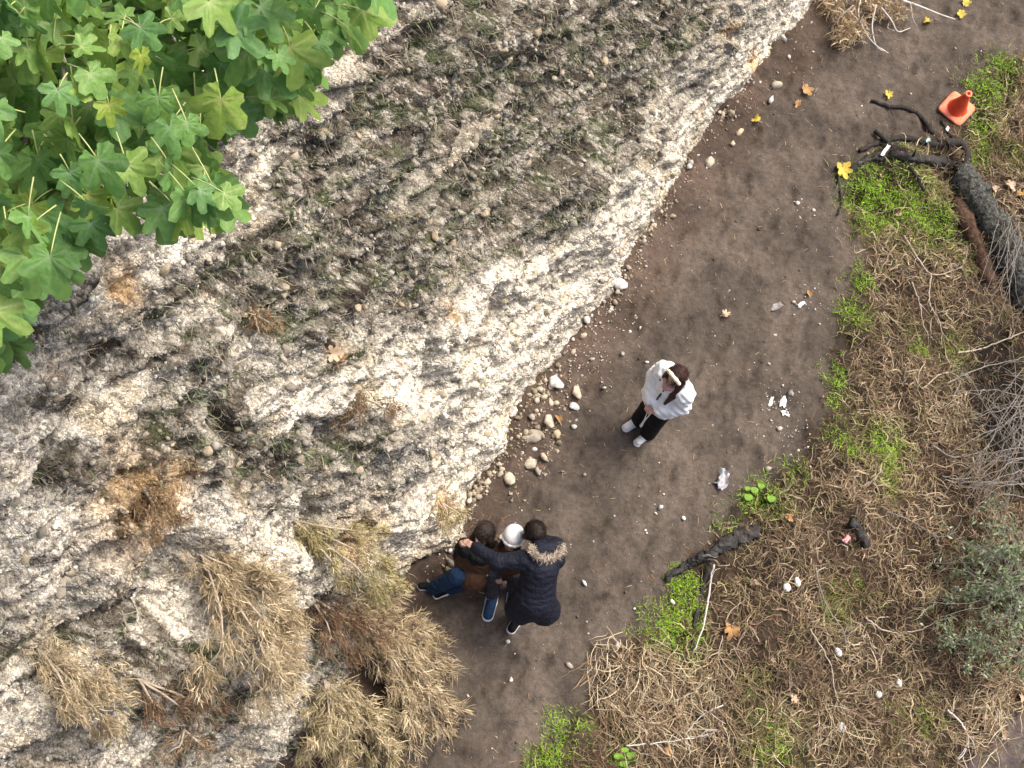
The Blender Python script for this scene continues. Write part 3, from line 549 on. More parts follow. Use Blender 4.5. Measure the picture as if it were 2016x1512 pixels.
shrub(620, 1330, [(640, 1400, 1), (680, 1460, 1), (600, 1480, 1), (700, 1400, .8), (560, 1440, .8), (690, 1490, .6)], 702, .30, .15, 'olive straw shrub at the bottom edge, below the largest shrub', (OLIVEC[0], STRAWC[1]))
shrub(60, 1270, [(130, 1310, 1), (120, 1390, 1), (60, 1350, .8), (170, 1330, .6)], 420, .20, .13, 'tan shrub in the lower left corner of the cliff', STRAWC)
shrub(590, 1030, [(600, 1060, .5), (690, 1080, 1), (670, 1140, 1), (620, 1150, .6), (690, 1010, .6)], 420, .18, .11, 'pale olive shrub just above the largest golden shrub', OLIVEC)
shrub(240, 940, [(270, 970, 1), (220, 1010, 1), (300, 1000, .7)], 420, .11, .10, 'low brown cushion shrub in the middle left of the cliff', BROWNC, droop=.05)
shrub(680, 770, [(660, 800, 1), (720, 790, .8), (640, 830, .7)], 160, .14, .09, 'small brown tuft under the rock ledge in the middle of the cliff', BROWNC)
shrub(860, 985, [(880, 1010, 1), (850, 1020, .8)], 170, .10, .08, 'small yellowish tuft above the heads of the huddled people', OLIVEC)
shrub(700, 1120, [(740, 1130, 1), (720, 1160, .6)], 200, .15, .09, 'small olive tuft between the pale olive shrub and the largest shrub', OLIVEC)
shrub(300, 1400, [(340, 1440, 1), (260, 1440, .7)], 150, .12, .09, 'thin dark brown tuft near the bottom left of the cliff', BROWNC)
shrub(480, 610, [(520, 640, .8), (470, 640, .8), (440, 600, .6)], 90, .13, .09, 'sparse tuft of pale stalks below the fig leaves', BROWNC)

# ------------------------------------------------------------------ branches, roots, logs
shrub(620, 1180, [(660, 1210, 1), (640, 1270, 1), (700, 1230, .8), (590, 1250, .6)], 240, .26, .15, 'dark brown twiggy shrub at the left of the largest golden shrub', ([(.09, .05, .03), (.14, .085, .05)], [(.26, .17, .10), (.20, .12, .07), (.36, .26, .16)]))
shrub(260, 1330, [(300, 1360, 1), (350, 1340, 1), (240, 1380, .7)], 160, .22, .14, 'dark brown twigs right of the lower left tan shrub', ([(.09, .05, .03), (.14, .085, .05)], [(.26, .17, .10), (.20, .12, .07), (.36, .26, .16)]))
def limb(name, pts, r0, r1, mat, label, cat, lift=.03, n=28, sides=9, rough=.06, twigs=0, tl=.25, tmat=None, group=None, wob=.004, z=None):
    base = [G(a, b, lift) for a, b in pts]
    if z is not None:
        base = [J(a, b, q) for (a, b), q in zip(pts, z)]
    Q = spline(base, n); Q = Q + rng.normal(0, wob, Q.shape) * np.array([1, 1, .5]); R = np.linspace(r0, r1, n) * (1 + rng.normal(0, .07, n))
    o = thing(name, label, cat, Q[0], group); V, F = tube(Q, R, sides, True, rough)
    if sides > 20: V = V + min(.032, .045 * R.mean() / .1) * np.stack([fbm(V[:, 0] * 3 + V[:, 2], V[:, 1], .12, 3, 811), fbm(V[:, 1] * 3, V[:, 0] + V[:, 2], .12, 3, 813), fbm(V[:, 2] * 3 + V[:, 0], V[:, 1], .12, 3, 815)], -1)
    under(o, mk('limb' if name != 'tree_trunk' else 'trunk', V, F, mat))
    for _ in range(twigs):
        k = rng.integers(n // 5, n - 1); d = norm(Q[min(k + 1, n - 1)] - Q[k - 1]) + rng.normal(0, .7, 3) + np.array([0, 0, .3]); m = 7
        P_ = strands(Q[k][None], d[None], np.array([tl * rng.uniform(.5, 1.2)]), m, .08, .2)[0]; P_[:, 2] = np.maximum(P_[:, 2], hgt(P_[:, 0], P_[:, 1]) + .02); V, F = tube(P_, np.linspace(max(R[k] * .45, .005), .0025, m), 5)
        under(o, mk('twig', V, F, tmat or mat))
    return o
limb('charred_log', [(1308, 1143), (1350, 1115), (1400, 1088), (1440, 1066), (1482, 1050)], .03, .085, M['bark'], 'dark charred log lying along the path edge, thick end right', 'log', .05, 70, 24, .05, 5, .3, M['greytwig'])
limb('dark_branch', [(1392, 1118), (1378, 1170), (1366, 1230), (1360, 1285)], .035, .015, M['root'], 'dark straight branch running down from the charred log', 'branch', .03, 20, 8, .08, 0)
limb('bleached_stick', [(1400, 1115), (1392, 1170), (1382, 1230), (1362, 1285)], .012, .006, M['whitetwig'], 'thin bleached stick beside the dark straight branch', 'stick', .09, 20)
limb('grey_log', [(1885, 345), (1935, 420), (1980, 500), (2020, 580), (2070, 680)], .17, .24, M['mossbark'], 'thick mossy grey log leaning at the right edge', 'log', .06, 70, 26, .035, 0, wob=.006)
limb('rotten_log', [(1880, 395), (1905, 450), (1930, 510), (1945, 560)], .11, .09, M['rotwood'], 'short red brown rotten log beside the mossy grey log', 'log', .02, 18, 11, .14)
limb('exposed_root', [(1715, 200), (1745, 210), (1785, 215), (1815, 235), (1835, 265)], .022, .035, M['root'], 'dark root crossing the path left of the orange cone', 'root', .02, 20, 8, .06, 2, .15)
limb('exposed_root', [(1690, 300), (1730, 282), (1780, 275), (1830, 285), (1890, 282)], .030, .055, M['root'], 'long dark root along the lip below the orange cone', 'root', .03, 22, 8, .08, 3, .2)
limb('exposed_root', [(1852, 240), (1868, 265), (1885, 290)], .015, .02, M['root'], 'short dark root at the base corner of the cone', 'root', .02, 12, 7)
limb('exposed_root', [(1645, 330), (1650, 360), (1655, 400), (1648, 425)], .018, .012, M['root'], 'dark upright root under the yellow leaf at the bank corner', 'root', .02, 16, 7)
limb('exposed_root', [(1890, 285), (1900, 310), (1885, 350)], .05, .06, M['root'], 'knotted dark root between the cone and the grey log', 'root', .05, 14, 8, .1)
limb('root_mass', [(1668, 345), (1700, 318), (1745, 305), (1800, 312), (1850, 318), (1895, 330)], .03, .075, M['bark'], 'thick gnarled dark root mass between the path and the grey log', 'root', .0, 60, 24, .08, 9, .3, M['root'])
limb('exposed_root', [(1720, 262), (1760, 300), (1800, 350), (1815, 380)], .03, .018, M['root'], 'dark root slanting from the lip into the bright moss', 'root', .05, 18, 8, .08, 2, .2)
limb('dark_stump', [(1672, 1030), (1690, 1050), (1705, 1080)], .06, .045, M['bark'], 'short dark stump in the dry grass by a pink scrap', 'stump', .04, 12, 11, .12)
BR = [([(1775, 470), (1800, 510), (1830, 545), (1880, 535), (1895, 520)], .012, 'hooked pale branch below the bright moss patch', 'twig'), ([(1828, 545), (1825, 600), (1845, 640), (1850, 690)], .010, 'pale branch hanging down from the hooked branch', 'twig'), ([(1790, 560), (1805, 600), (1815, 650), (1840, 680)], .008, 'thin pale twig left of the hanging branch', 'twig'),
      ([(1600, 1120), (1620, 1190), (1655, 1245), (1670, 1300)], .009, 'thin stick slanting through the dry grass below the white eggs', 'greytwig'), ([(1700, 1220), (1740, 1245), (1800, 1245), (1850, 1220)], .010, 'bow shaped pale stick in the middle of the bank', 'twig'), ([(1590, 1240), (1630, 1310), (1640, 1370), (1660, 1400)], .009, 'slender pale stick left of the lower white egg', 'twig'),
      ([(1880, 700), (1930, 690), (1985, 670), (2030, 650)], .012, 'long pale branch reaching in from the right edge', 'twig'), ([(1860, 760), (1900, 740), (1960, 720), (2030, 715)], .010, 'second pale branch reaching in from the right edge', 'greytwig'), ([(1830, 880), (1880, 905), (1950, 880), (2030, 830)], .011, 'curved grey branch under the right edge thicket', 'greytwig'), ([(1850, 940), (1900, 945), (1960, 905), (2030, 890)], .010, 'lower curved grey branch at the right edge', 'greytwig'),
      ([(1810, 770), (1850, 740), (1885, 750), (1870, 790)], .008, 'looped pale twig in the brown litter', 'twig'), ([(1740, 1010), (1790, 1030), (1840, 1060), (1880, 1050)], .009, 'pale stick left of the green bush', 'greytwig'), ([(1420, 1390), (1380, 1410), (1350, 1440)], .009, 'short pale stick on the lower bank', 'whitetwig'), ([(1230, 1470), (1290, 1465), (1360, 1455), (1420, 1440)], .008, 'long straight straw stick near the bottom edge', 'whitetwig'),
      ([(1860, 1400), (1890, 1430), (1900, 1470), (1880, 1500)], .012, 'bleached forked stick by the bare soil corner', 'whitetwig')]
for pts, r, lab, mt in BR: limb('dead_branch', pts, r, r * .4, M[mt], lab, 'branch', .07, 24, 6, .05, 6, .22, M[mt], 'dead branches on the bank')
# dry plant at the top edge of the path
o = thing('dry_plant', 'withered plant with white bare stems at the top edge of the path', 'plant', G(1720, -10))
for pts, r in [([(1700, -20), (1690, 30), (1715, 80), (1748, 104), (1735, 95)], .010), ([(1725, 10), (1717, 50), (1725, 90), (1745, 103)], .010), ([(1735, 15), (1755, 40), (1768, 62), (1792, 55)], .011), ([(1775, 0), (1810, 12), (1850, 28), (1880, 38)], .015), ([(1792, 5), (1797, 35), (1805, 52)], .008), ([(1680, 10), (1650, 40), (1660, 70)], .007), ([(1672, 20), (1700, 55), (1690, 85)], .006), ([(1760, 60), (1748, 55), (1752, 40)], .006)]:
    z = np.linspace(.35, .06, len(pts)); V, F = tube(spline([J(a, b, q) for (a, b), q in zip(pts, z)], 18), np.linspace(r, r * .5, 18), 6); under(o, mk('stem', V, F, M['whitetwig']))
m = 1500; ctr = J(np.array([1640, 1670, 1700, 1730, 1660, 1690, 1765, 1625]), np.array([10, 40, 0, 15, 70, 60, 20, -20]) * 1.0, .2); q = rng.integers(0, 8, m)
S_ = strands(ctr[q] + rng.normal(0, .07, (m, 3)), rng.normal(0, 1, (m, 3)), rng.uniform(.06, .2, m), 6, .1, .3); V, F, c = ribbons(S_, rng.uniform(.006, .018, m), pick([(.52, .41, .25), (.42, .31, .18), (.60, .50, .34), (.33, .23, .13)], m), rng.normal(0, 1, (m, 3))); under(o, mk('foliage', V, F, M['straw'], None, c))

# ------------------------------------------------------------------ bushes at the right edge
def leafy(name, label, cat, roots, nst, aims, L, leaf_n, leaf_sz, lcol, mat_st, z0=0.0, group=None, rad=.008):
    o = thing(name, label, cat, G(*roots[0])); tips = []; parts = []
    for k in range(nst):
        r = roots[k % len(roots)]; a = aims[k % len(aims)]; p0 = G(*r) + rng.normal(0, .05, 3) * np.array([1, 1, 0]); p1 = J(a[0] + rng.normal(0, 22), a[1] + rng.normal(0, 22), a[2] + rng.normal(0, .06))
        mid = (p0 + p1) / 2 + rng.normal(0, .10, 3) + np.array([0, 0, .12]); Q = spline([p0, mid, p1], 12); Q += rng.normal(0, .01, Q.shape); parts.append(tube(Q, np.linspace(rad, rad * .3, 12), 5)); tips.append(Q[3:])
        for b in range(3):
            kk = rng.integers(4, 11); P_ = strands(Q[kk][None], (norm(p1 - p0) + rng.normal(0, .7, 3))[None], np.array([L * rng.uniform(.4, 1)]), 7, .05, .2)[0]; parts.append(tube(P_, np.linspace(rad * .5, rad * .2, 7), 4)); tips.append(P_[2:])
    V, F = join(parts); under(o, mk('stems', V, F, mat_st))
    if leaf_n:
        T_ = np.vstack(tips); q = rng.integers(0, len(T_), leaf_n); P = T_[q] + rng.normal(0, .02, (leaf_n, 3)); Rm = randrot(leaf_n)
        lf = np.array([[0, 0, 0], [.45, .2, .05], [1, 0, 0], [.45, -.2, .05]]); V = np.einsum('nij,vj->nvi', Rm, lf) * (leaf_sz * rng.uniform(.6, 1.3, leaf_n))[:, None, None] + P[:, None]
        c = np.repeat(pick(lcol, leaf_n)[:, None], 4, 1).reshape(-1, 3); under(o, mk('foliage', V, np.arange(leaf_n * 4).reshape(-1, 4), M['green'], None, c, smooth=False))
    return o
LEAFG = [(.18, .25, .12), (.28, .35, .19), (.12, .18, .07), (.40, .45, .30)]
leafy('green_bush', 'grey green leafy bush at the right edge', 'bush', [(2010, 1180), (2040, 1120), (2030, 1240), (1990, 1100)], 54, [(1870, 1110, .05), (1860, 1190, .05), (1930, 1050, .2), (1920, 1130, .2), (1960, 1200, .3), (1990, 1060, .4), (2010, 1150, .5), (1900, 1180, .1), (1960, 1000, .2), (1990, 1280, .2), (1880, 1060, .05)], .38, 2300, .058, LEAFG, M['greytwig'], rad=.007)
leafy('green_bush', 'low sparse bush below the grey green bush, near the right edge', 'bush', [(1960, 1290), (1900, 1270)], 16, [(1900, 1260, .1), (1940, 1300, .1), (1990, 1320, .1), (1860, 1250, .05)], .22, 700, .05, LEAFG, M['greytwig'], rad=.006)
leafy('bare_thicket', 'tangle of bare grey twigs at the right edge', 'thicket', [(2040, 800), (2040, 900), (2050, 700), (2030, 960)], 44, [(1900, 780, .1), (1930, 850, .1), (1950, 920, .15), (1960, 740, .2), (1990, 860, .3), (1900, 920, .05), (1940, 980, .1), (1870, 960, .05), (2000, 700, .3)], .4, 0, .05, LEAFG, M['greytwig'], rad=.008)
leafy('hanging_twigs', 'fan of pale hanging twigs in front of the grey log', 'twigs', [(1972, 415), (1990, 430)], 16, [(1950, 560, .3), (1965, 600, .3), (1985, 640, .35), (2010, 600, .4), (2025, 540, .4), (2000, 560, .35), (1945, 520, .25)], .25, 0, .05, LEAFG, M['greytwig'], rad=.006)
o = thing('seedling', 'small bright green seedling at the bottom edge of the path', 'plant', G(1228, 1495))
for name, px, py, r in (('leaf', 1215, 1490, .05), ('leaf', 1240, 1488, .05), ('leaf', 1228, 1478, .04), ('leaf', 1225, 1505, .045)):
    p = G(px, py, .05); a = np.linspace(0, 2 * np.pi, 11)[:-1]; V = np.vstack([p + [0, 0, .01], p + np.stack([np.cos(a) * r, np.sin(a) * r * .7, .01 * np.cos(2 * a)], -1)]); F = [(0, 1 + k, 1 + (k + 1) % 10) for k in range(10)]; under(o, mk(name, V, F, M['green'], None, np.tile([.22, .42, .05], (11, 1))))
o = thing('seedling', 'small weed with round green leaves at the path edge above the charred log', 'plant', G(1480, 975))
for px, py, r in ((1470, 982, .05), (1482, 968, .045), (1515, 985, .05), (1495, 960, .04), (1468, 965, .035)):
    p = G(px, py, .06); a = np.linspace(0, 2 * np.pi, 11)[:-1]; V = np.vstack([p + [0, 0, .01], p + np.stack([np.cos(a) * r, np.sin(a) * r * .8, .01 * np.cos(2 * a)], -1)]); F = [(0, 1 + k, 1 + (k + 1) % 10) for k in range(10)]; under(o, mk('leaf', V, F, M['green'], None, np.tile([.22, .40, .06], (11, 1))))

# ------------------------------------------------------------------ fig tree
def fig_leaf(seed, lobes=5):
    r = np.random.default_rng(seed); n = 36; th = np.linspace(-2.75, 2.75, n)
    dirs = [(0, 1.0, .37), (.90, .90, .35), (-.90, .88, .35), (1.80, .70, .48), (-1.80, .72, .48)] if lobes == 5 else [(0, 1.0, .50), (1.0, .88, .46), (-1.0, .85, .46), (1.95, .55, .5), (-1.95, .55, .5)]
    rad = np.full(n, .43)
    for a, l, wd in dirs: rad = np.maximum(rad, l * r.uniform(.92, 1.06) * np.exp(-np.abs((th - a - r.normal(0, .04)) / (wd * 1.22)) ** 3.0))
    rad *= 1 + .03 * np.sin(th * 17 + seed); rings = [.33, .68, 1.0]; fold = r.uniform(-.25, .55); tw = r.normal(0, .35); V = [np.zeros(3)]; vein = [1.0]
    va = np.max([np.exp(-((th - a) / .05)**2) for a, _, _ in dirs], 0)
    for q in rings:
        x, y = rad * q * np.cos(th), rad * q * np.sin(th); rr = np.hypot(x, y)
        z = -.22 * rr**2 + .07 * np.cos(th * 6) * rr * q + .10 * y * y - .05 * va * q + r.normal(0, .012, n)
        z = z + fold * np.abs(y) + tw * x * y; V += list(np.stack([x, y, z], -1)); vein += list(va * (1 - .5 * q))
    F = [(0, 1 + k, 2 + k) for k in range(n - 1)]
    for q in range(2):
        b = 1 + q * n
        for k in range(n - 1): F += [(b + k, b + n + k, b + n + k + 1), (b + k, b + n + k + 1, b + k + 1)]
    return np.array(V), np.array(F), np.array(vein)
FIGS = [fig_leaf(i, 5 if i % 3 else 3) for i in range(12)]
m, nt, b, out = new_mat('fig_leaf')
oi = nt.nodes.new('ShaderNodeAttribute'); oi.attribute_name = 'Col'; n1 = add_noise(nt, 5, 3); rr = ramp(nt, n1.outputs['Fac'], [(.3, (.78, .82, .75)), (.7, (1.2, 1.15, 1.2))])
ob = nt.nodes.new('ShaderNodeObjectInfo'); cr_ = ramp(nt, ob.outputs['Random'], [(0, (.70, .85, 1.0)), (.35, (.9, 1, 1)), (.75, (1.15, 1.06, .95)), (.96, (1.35, 1.15, .8)), (1, (1.8, 1.3, .6))])
c_ = mult(nt, mult(nt, oi.outputs['Color'], rr.outputs['Color']), cr_.outputs['Color']); nt.links.new(c_, b.inputs['Base Color']); b.inputs['Roughness'].default_value = .5; b.inputs['Specular IOR Level'].default_value = .35
tr = nt.nodes.new('ShaderNodeBsdfTranslucent'); nt.links.new(c_, tr.inputs['Color']); ms = nt.nodes.new('ShaderNodeMixShader'); ms.inputs[0].default_value = .32
nt.links.new(b.outputs[0], ms.inputs[1]); nt.links.new(tr.outputs[0], ms.inputs[2]); nt.links.new(ms.outputs[0], out.inputs[0]); bump(nt, b, n1.outputs['Fac'], .3, .02); M['fig'] = m
FIG_COL = np.array([.190, .335, .078])
def fig_cols(vein, k=1.0): return lerp(FIG_COL * k, np.array([.40, .50, .24]), .75 * vein[:, None])
FM = []
for k, (V, F, vn) in enumerate(FIGS):
    q = mk('leaf', V, F, M['fig'], None, fig_cols(vn)); FM.append(q.data); bpy.data.objects.remove(q)
CAN = np.array([(-160, -160), (760, -160), (735, 0), (715, 50), (650, 70), (600, 110), (595, 170), (540, 205), (450, 215), (410, 270), (400, 330), (455, 395), (430, 430), (370, 410), (350, 460), (310, 440), (280, 380), (190, 420), (130, 530), (70, 530), (45, 590), (30, 690), (-160, 740)], float)
def in_poly(P, Q):
    ins = np.zeros(len(P), bool)
    for a, b_ in zip(Q, np.roll(Q, -1, 0)): ins ^= ((a[1] > P[:, 1]) != (b_[1] > P[:, 1])) & (P[:, 0] < (b_[0] - a[0]) * (P[:, 1] - a[1]) / (b_[1] - a[1] + 1e-9) + a[0])
    return ins
root = cliff_P(np.array(st(-60, -250)[0]), np.array(st(-60, -250)[1]), 0.0)
tree = thing('fig_tree', 'fig tree with broad lobed green leaves reaching over the cliff top', 'tree', root)
def D_at(px, py, d): r = ray(float(px), float(py)); return CAM + r * d
crown = D_at(60, 40, 7.6)
boughs = [(D_at(560, 40, 7.4), .022), (D_at(470, 170, 7.5), .02), (D_at(330, 330, 7.6), .022), (D_at(150, 380, 7.6), .02), (D_at(20, 560, 7.8), .018), (D_at(300, 60, 7.0), .024), (D_at(130, 170, 6.9), .022), (D_at(690, -60, 7.6), .018), (D_at(430, 300, 7.7), .014)]
V, F = tube(spline([root - ND * .2, (root * .5 + crown * .5) + np.array([-.3, .1, .1]), crown], 18), np.linspace(.10, .045, 18), 10, True, .05); under(tree, mk('trunk', V, F, M['greytwig']))
bp = []
for p, r in boughs:
    Q = spline([crown, (crown + p) / 2 + rng.normal(0, .12, 3) + np.array([0, 0, .1]), p], 22); V, F = tube(Q, np.linspace(r * 1.3, r * .45, 22), 7, True, .05); under(tree, mk('branch', V, F, M['greytwig'])); bp.append(Q[4:])
bp = np.vstack(bp)
def leaf_frames(n, layer):
    P = np.stack([rng.uniform(-150, 745, n * 3), rng.uniform(-150, 715, n * 3)], -1); P = P[in_poly(P, CAN)][:n]
    if layer == 0: d = rng.uniform(6.5, 7.4, len(P))
    else: d = rng.uniform(7.2, 8.2, len(P))
    X_ = CAM + ray(P[:, 0], P[:, 1]) * d[:, None]
    k = np.argmin(((X_[:, None] - bp[None]) ** 2).sum(-1), 1); A = bp[k]; out_ = norm(X_ - A)
    tipd = norm(-UP * rng.normal(.75, .45, (len(P), 1)) + RT * rng.normal(.25, .6, (len(P), 1)) + np.array([0, 0, -1]) * rng.uniform(.1, 1.1, (len(P), 1)) + .35 * out_)
    nrm = norm(np.array([0, 0, 1.0]) - VW * .35 + rng.normal(0, .62, (len(P), 3))); nrm = norm(nrm - tipd * (nrm * tipd).sum(-1, keepdims=True)); yv = np.cross(nrm, tipd)
    return X_, tipd, yv, nrm, A
sizes = lambda n: rng.uniform(.12, .27, n) * .78
X_, tx, ty, tn, A = leaf_frames(300, 0); pet = []
edge_l = [(230, 410, 275, 455), (180, 440, 205, 500), (400, 330, 430, 400), (470, 220, 500, 260), (345, 400, 330, 440), (320, 410, 350, 500), (440, 400, 490, 425), (590, 190, 620, 190), (70, 540, 120, 560), (10, 600, 20, 690), (650, 60, 700, 75), (540, 170, 590, 225), (690, 20, 715, 50), (380, 420, 450, 460), (20, 520, 40, 590), (120, 500, 165, 490), (600, 120, 620, 150)]
for q, (a, b_, c__, d_) in enumerate(edge_l):
    dd = 7.2; p = D_at(a, b_, dd); e = D_at(c__, d_, dd + .06); X_[q] = p; tx[q] = norm(e - p); nn = norm(np.array([0, 0, 1.]) - VW * .5 + rng.normal(0, .2, 3)); nn = norm(nn - tx[q] * (nn @ tx[q])); tn[q] = nn; ty[q] = np.cross(nn, tx[q]); A[q] = bp[np.argmin(((p - bp) ** 2).sum(-1))]
sz = sizes(len(X_)); sz[:len(edge_l)] = [.17, .16, .18, .17, .18, .19, .17, .19, .15, .19, .17, .2, .16, .18, .17, .15, .14]
for k in range(len(X_)):
    o = place('leaf', FM[k % 12], tree); o.matrix_parent_inverse = Matrix.Translation(-Vector(tree.location))
    o.matrix_basis = Matrix(((tx[k][0] * sz[k], ty[k][0] * sz[k], tn[k][0] * sz[k], X_[k][0]), (tx[k][1] * sz[k], ty[k][1] * sz[k], tn[k][1] * sz[k], X_[k][1]), (tx[k][2] * sz[k], ty[k][2] * sz[k], tn[k][2] * sz[k], X_[k][2]), (0, 0, 0, 1)))
    e = X_[k]; b0 = e - norm(tx[k] + rng.normal(0, .45, 3)) * min(.11, .5 * np.linalg.norm(e - A[k]) + .04) + np.array([0, 0, -.02]) + .15 * (A[k] - e); pet.append(tube(spline([b0, (b0 + e) / 2 + np.array([0, 0, .012]), e], 5), np.linspace(.0042, .003, 5), 5))
V, F = join(pet); under(tree, mk('petioles', V, F, m_noise('petiole', flat((.42, .46, .18)), 10, .6, 0, 0), kind='stuff'))
X_, tx, ty, tn, A = leaf_frames(520, 1); sz = sizes(len(X_)) * 1.05; parts = []
for k in range(len(X_)):
    V, F, vn = FIGS[k % 12]; Rl = np.stack([tx[k], ty[k], tn[k]], -1); parts.append((V * sz[k] @ Rl.T + X_[k], F, fig_cols(vn, 1.0) * rng.uniform(.65, 1.15)))
V, F, c = join(parts); under(tree, mk('inner_leaves', V, F, M['fig'], None, c, kind='stuff'))
# rubble fallen at the cliff foot
n = 2400; cx = np.concatenate([rng.normal(1055, 45, n // 2), rng.choice([p[0] for p in FOOT_PX[2:12]], n - n // 2) + rng.normal(28, 26, n - n // 2)]); cy = np.concatenate([rng.normal(870, 110, n // 2), np.zeros(n - n // 2)])
cy[n // 2:] = np.interp(cx[n // 2:], [p[0] for p in FOOT_PX[::-1]], [p[1] for p in FOOT_PX[::-1]]) + rng.normal(15, 16, n - n // 2)
P = G(cx, cy); s_ = (P[:, :2] - C0) @ STR; nf = (P[:, :2] - C0) @ NRM - foot_off(s_); P = P[(nf > .0) & (nf < .55) & (fbm(P[:, 0], P[:, 1], .3, 3, 701) > rng.normal(-.05, .3, len(P)))]; n = len(P); sz = np.clip(.008 + .010 * rng.pareto(2.2, n), 0, .05)
V, F, c = rocks_joined(P + np.array([0, 0, 1]) * sz[:, None] * .3, sz[:, None] * rng.uniform(.6, 1.4, (n, 3)), lerp(np.array([.20, .16, .11]), np.array([.56, .48, .36]), rng.random((n, 1)))); mk('rubble', V, F, M['stone'], None, c, smooth=False, kind='stuff', label='brown rubble and grit fallen at the cliff foot', cat='rubble')

# ------------------------------------------------------------------ people: smooth-union bodies meshed with surface nets
def sdf_mesh(prims, vox, k=.03, warp=None):
    """prims: (a, b, ra, rb) tapered capsules; ('e', c, radii, R) ellipsoids; ('cut', p, n) half-space removal"""
    pts = []
    for p in prims:
        if isinstance(p[0], str) and p[0] == 'cut': continue
        if isinstance(p[0], str): pts += [np.array(p[1]) - max(p[2]), np.array(p[1]) + max(p[2])]
        else:
            for c, r in ((p[0], p[2]), (p[1], p[3])): pts += [np.array(c) - r, np.array(c) + r]
    lo = np.min(pts, 0) - 3 * vox - .02; hi = np.max(pts, 0) + 3 * vox + .02; n = np.ceil((hi - lo) / vox).astype(int) + 1
    ax = [lo[q] + np.arange(n[q]) * vox for q in range(3)]; Fd = np.full(n, 1.0, np.float32); cuts = []
    for p in prims:
        if isinstance(p[0], str) and p[0] == 'cut': cuts.append(p); continue
        if isinstance(p[0], str): c0, c1, rm = np.array(p[1]), np.array(p[1]), max(p[2])
        else: c0, c1, rm = np.minimum(p[0], p[1]), np.maximum(p[0], p[1]), max(p[2], p[3])
        mg = rm + k + .03; sl = tuple(slice(max(0, int((c0[q] - mg - lo[q]) / vox)), min(n[q], int((c1[q] + mg - lo[q]) / vox) + 2)) for q in range(3))
        G_ = np.stack(np.meshgrid(ax[0][sl[0]], ax[1][sl[1]], ax[2][sl[2]], indexing='ij'), -1)
        if isinstance(p[0], str):
            L_ = (G_ - p[1]) @ np.array(p[3]) if len(p) > 3 else G_ - p[1]; r = np.array(p[2]); q_ = np.linalg.norm(L_ / r, axis=-1); d = (q_ - 1) * r.min()
        else:
            a, b_ = np.array(p[0], float), np.array(p[1], float); ab = b_ - a; t = np.clip(((G_ - a) @ ab) / max(ab @ ab, 1e-9), 0, 1); d = np.linalg.norm(G_ - a - t[..., None] * ab, axis=-1) - (p[2] + (p[3] - p[2]) * t)
        old = Fd[sl]; h = np.clip(.5 + .5 * (old - d) / k, 0, 1); Fd[sl] = old * (1 - h) + d * h - k * h * (1 - h)
    if warp is not None or cuts:
        G_ = np.stack(np.meshgrid(*ax, indexing='ij'), -1)
        if warp is not None: Fd = Fd + warp(G_)
        for c in cuts: Fd = np.maximum(Fd, (G_ - np.array(c[1])) @ np.array(c[2]))
    neg = Fd < 0; cs = np.zeros(n - 1); cnt = np.zeros(n - 1); acc = np.zeros((*(n - 1), 3))
    offs = [(a, b_, c) for a in (0, 1) for b_ in (0, 1) for c in (0, 1)]
    def cor(A_, o): return A_[o[0]:A_.shape[0] - 1 + o[0], o[1]:A_.shape[1] - 1 + o[1], o[2]:A_.shape[2] - 1 + o[2]]
    for o in offs:
        for axn in range(3):
            if o[axn]: continue
            o2 = list(o); o2[axn] = 1; f0, f1 = cor(Fd, o), cor(Fd, o2); x = (f0 < 0) != (f1 < 0); t = np.where(x, f0 / np.where(x, f0 - f1, 1), 0)
            e = np.zeros((*x.shape, 3)); 
            for q in range(3): e[..., q] = o[q]
            e[..., axn] = t; acc += np.where(x[..., None], e, 0); cnt += x
    act = cnt > 0; idx = np.full(act.shape, -1); idx[act] = np.arange(act.sum()); ijk = np.argwhere(act)
    V = lo + (ijk + acc[act] / cnt[act][:, None]) * vox; F = []
    for axn in range(3):
        s0 = [slice(None)] * 3; s1 = [slice(None)] * 3; s0[axn] = slice(0, -1); s1[axn] = slice(1, None); x = neg[tuple(s0)] != neg[tuple(s1)]; q = np.argwhere(x); fl = neg[tuple(s0)][x]
        u, v = (axn + 1) % 3, (axn + 2) % 3; q = q[(q[:, u] > 0) & (q[:, v] > 0)] if True else q; fl = neg[tuple(q.T)]
        def id_(du, dv): z = q.copy(); z[:, u] -= du; z[:, v] -= dv; return idx[tuple(z.T)]
        f = np.stack([id_(0, 0), id_(1, 0), id_(1, 1), id_(0, 1)], -1); f[~fl] = f[~fl][:, ::-1]; F.append(f)
    F = np.vstack(F); F = F[(F >= 0).all(1)]
    for _ in range(2):
        e = np.vstack([F[:, [0, 1]], F[:, [1, 2]], F[:, [2, 3]], F[:, [3, 0]]]); s_ = np.zeros_like(V); c_ = np.zeros(len(V)); np.add.at(s_, e[:, 0], V[e[:, 1]]); np.add.at(c_, e[:, 0], 1); np.add.at(s_, e[:, 1], V[e[:, 0]]); np.add.at(c_, e[:, 1], 1); V = V * .6 + .4 * s_ / np.maximum(c_, 1)[:, None]
    return V, F
def cloth(name, c, rough=.85, sc=60, v=.15, bs=.5, bd=.008, sheen=.0): return m_noise(name, flat(c, v), sc, rough, bs, bd, 6, .25, sheen=sheen)
M['skin'] = m_noise('skin', flat((.40, .235, .175), .08), 30, .55, .1, .002, spec=.4)
M['white_coat'] = cloth('white_coat', (.80, .82, .83), .8, 14, .05, .5, .03); M['black_cloth'] = cloth('black_cloth', (.006, .006, .007)); M['white_shoe'] = cloth('white_shoe', (.74, .74, .72), .6, 20, .06)
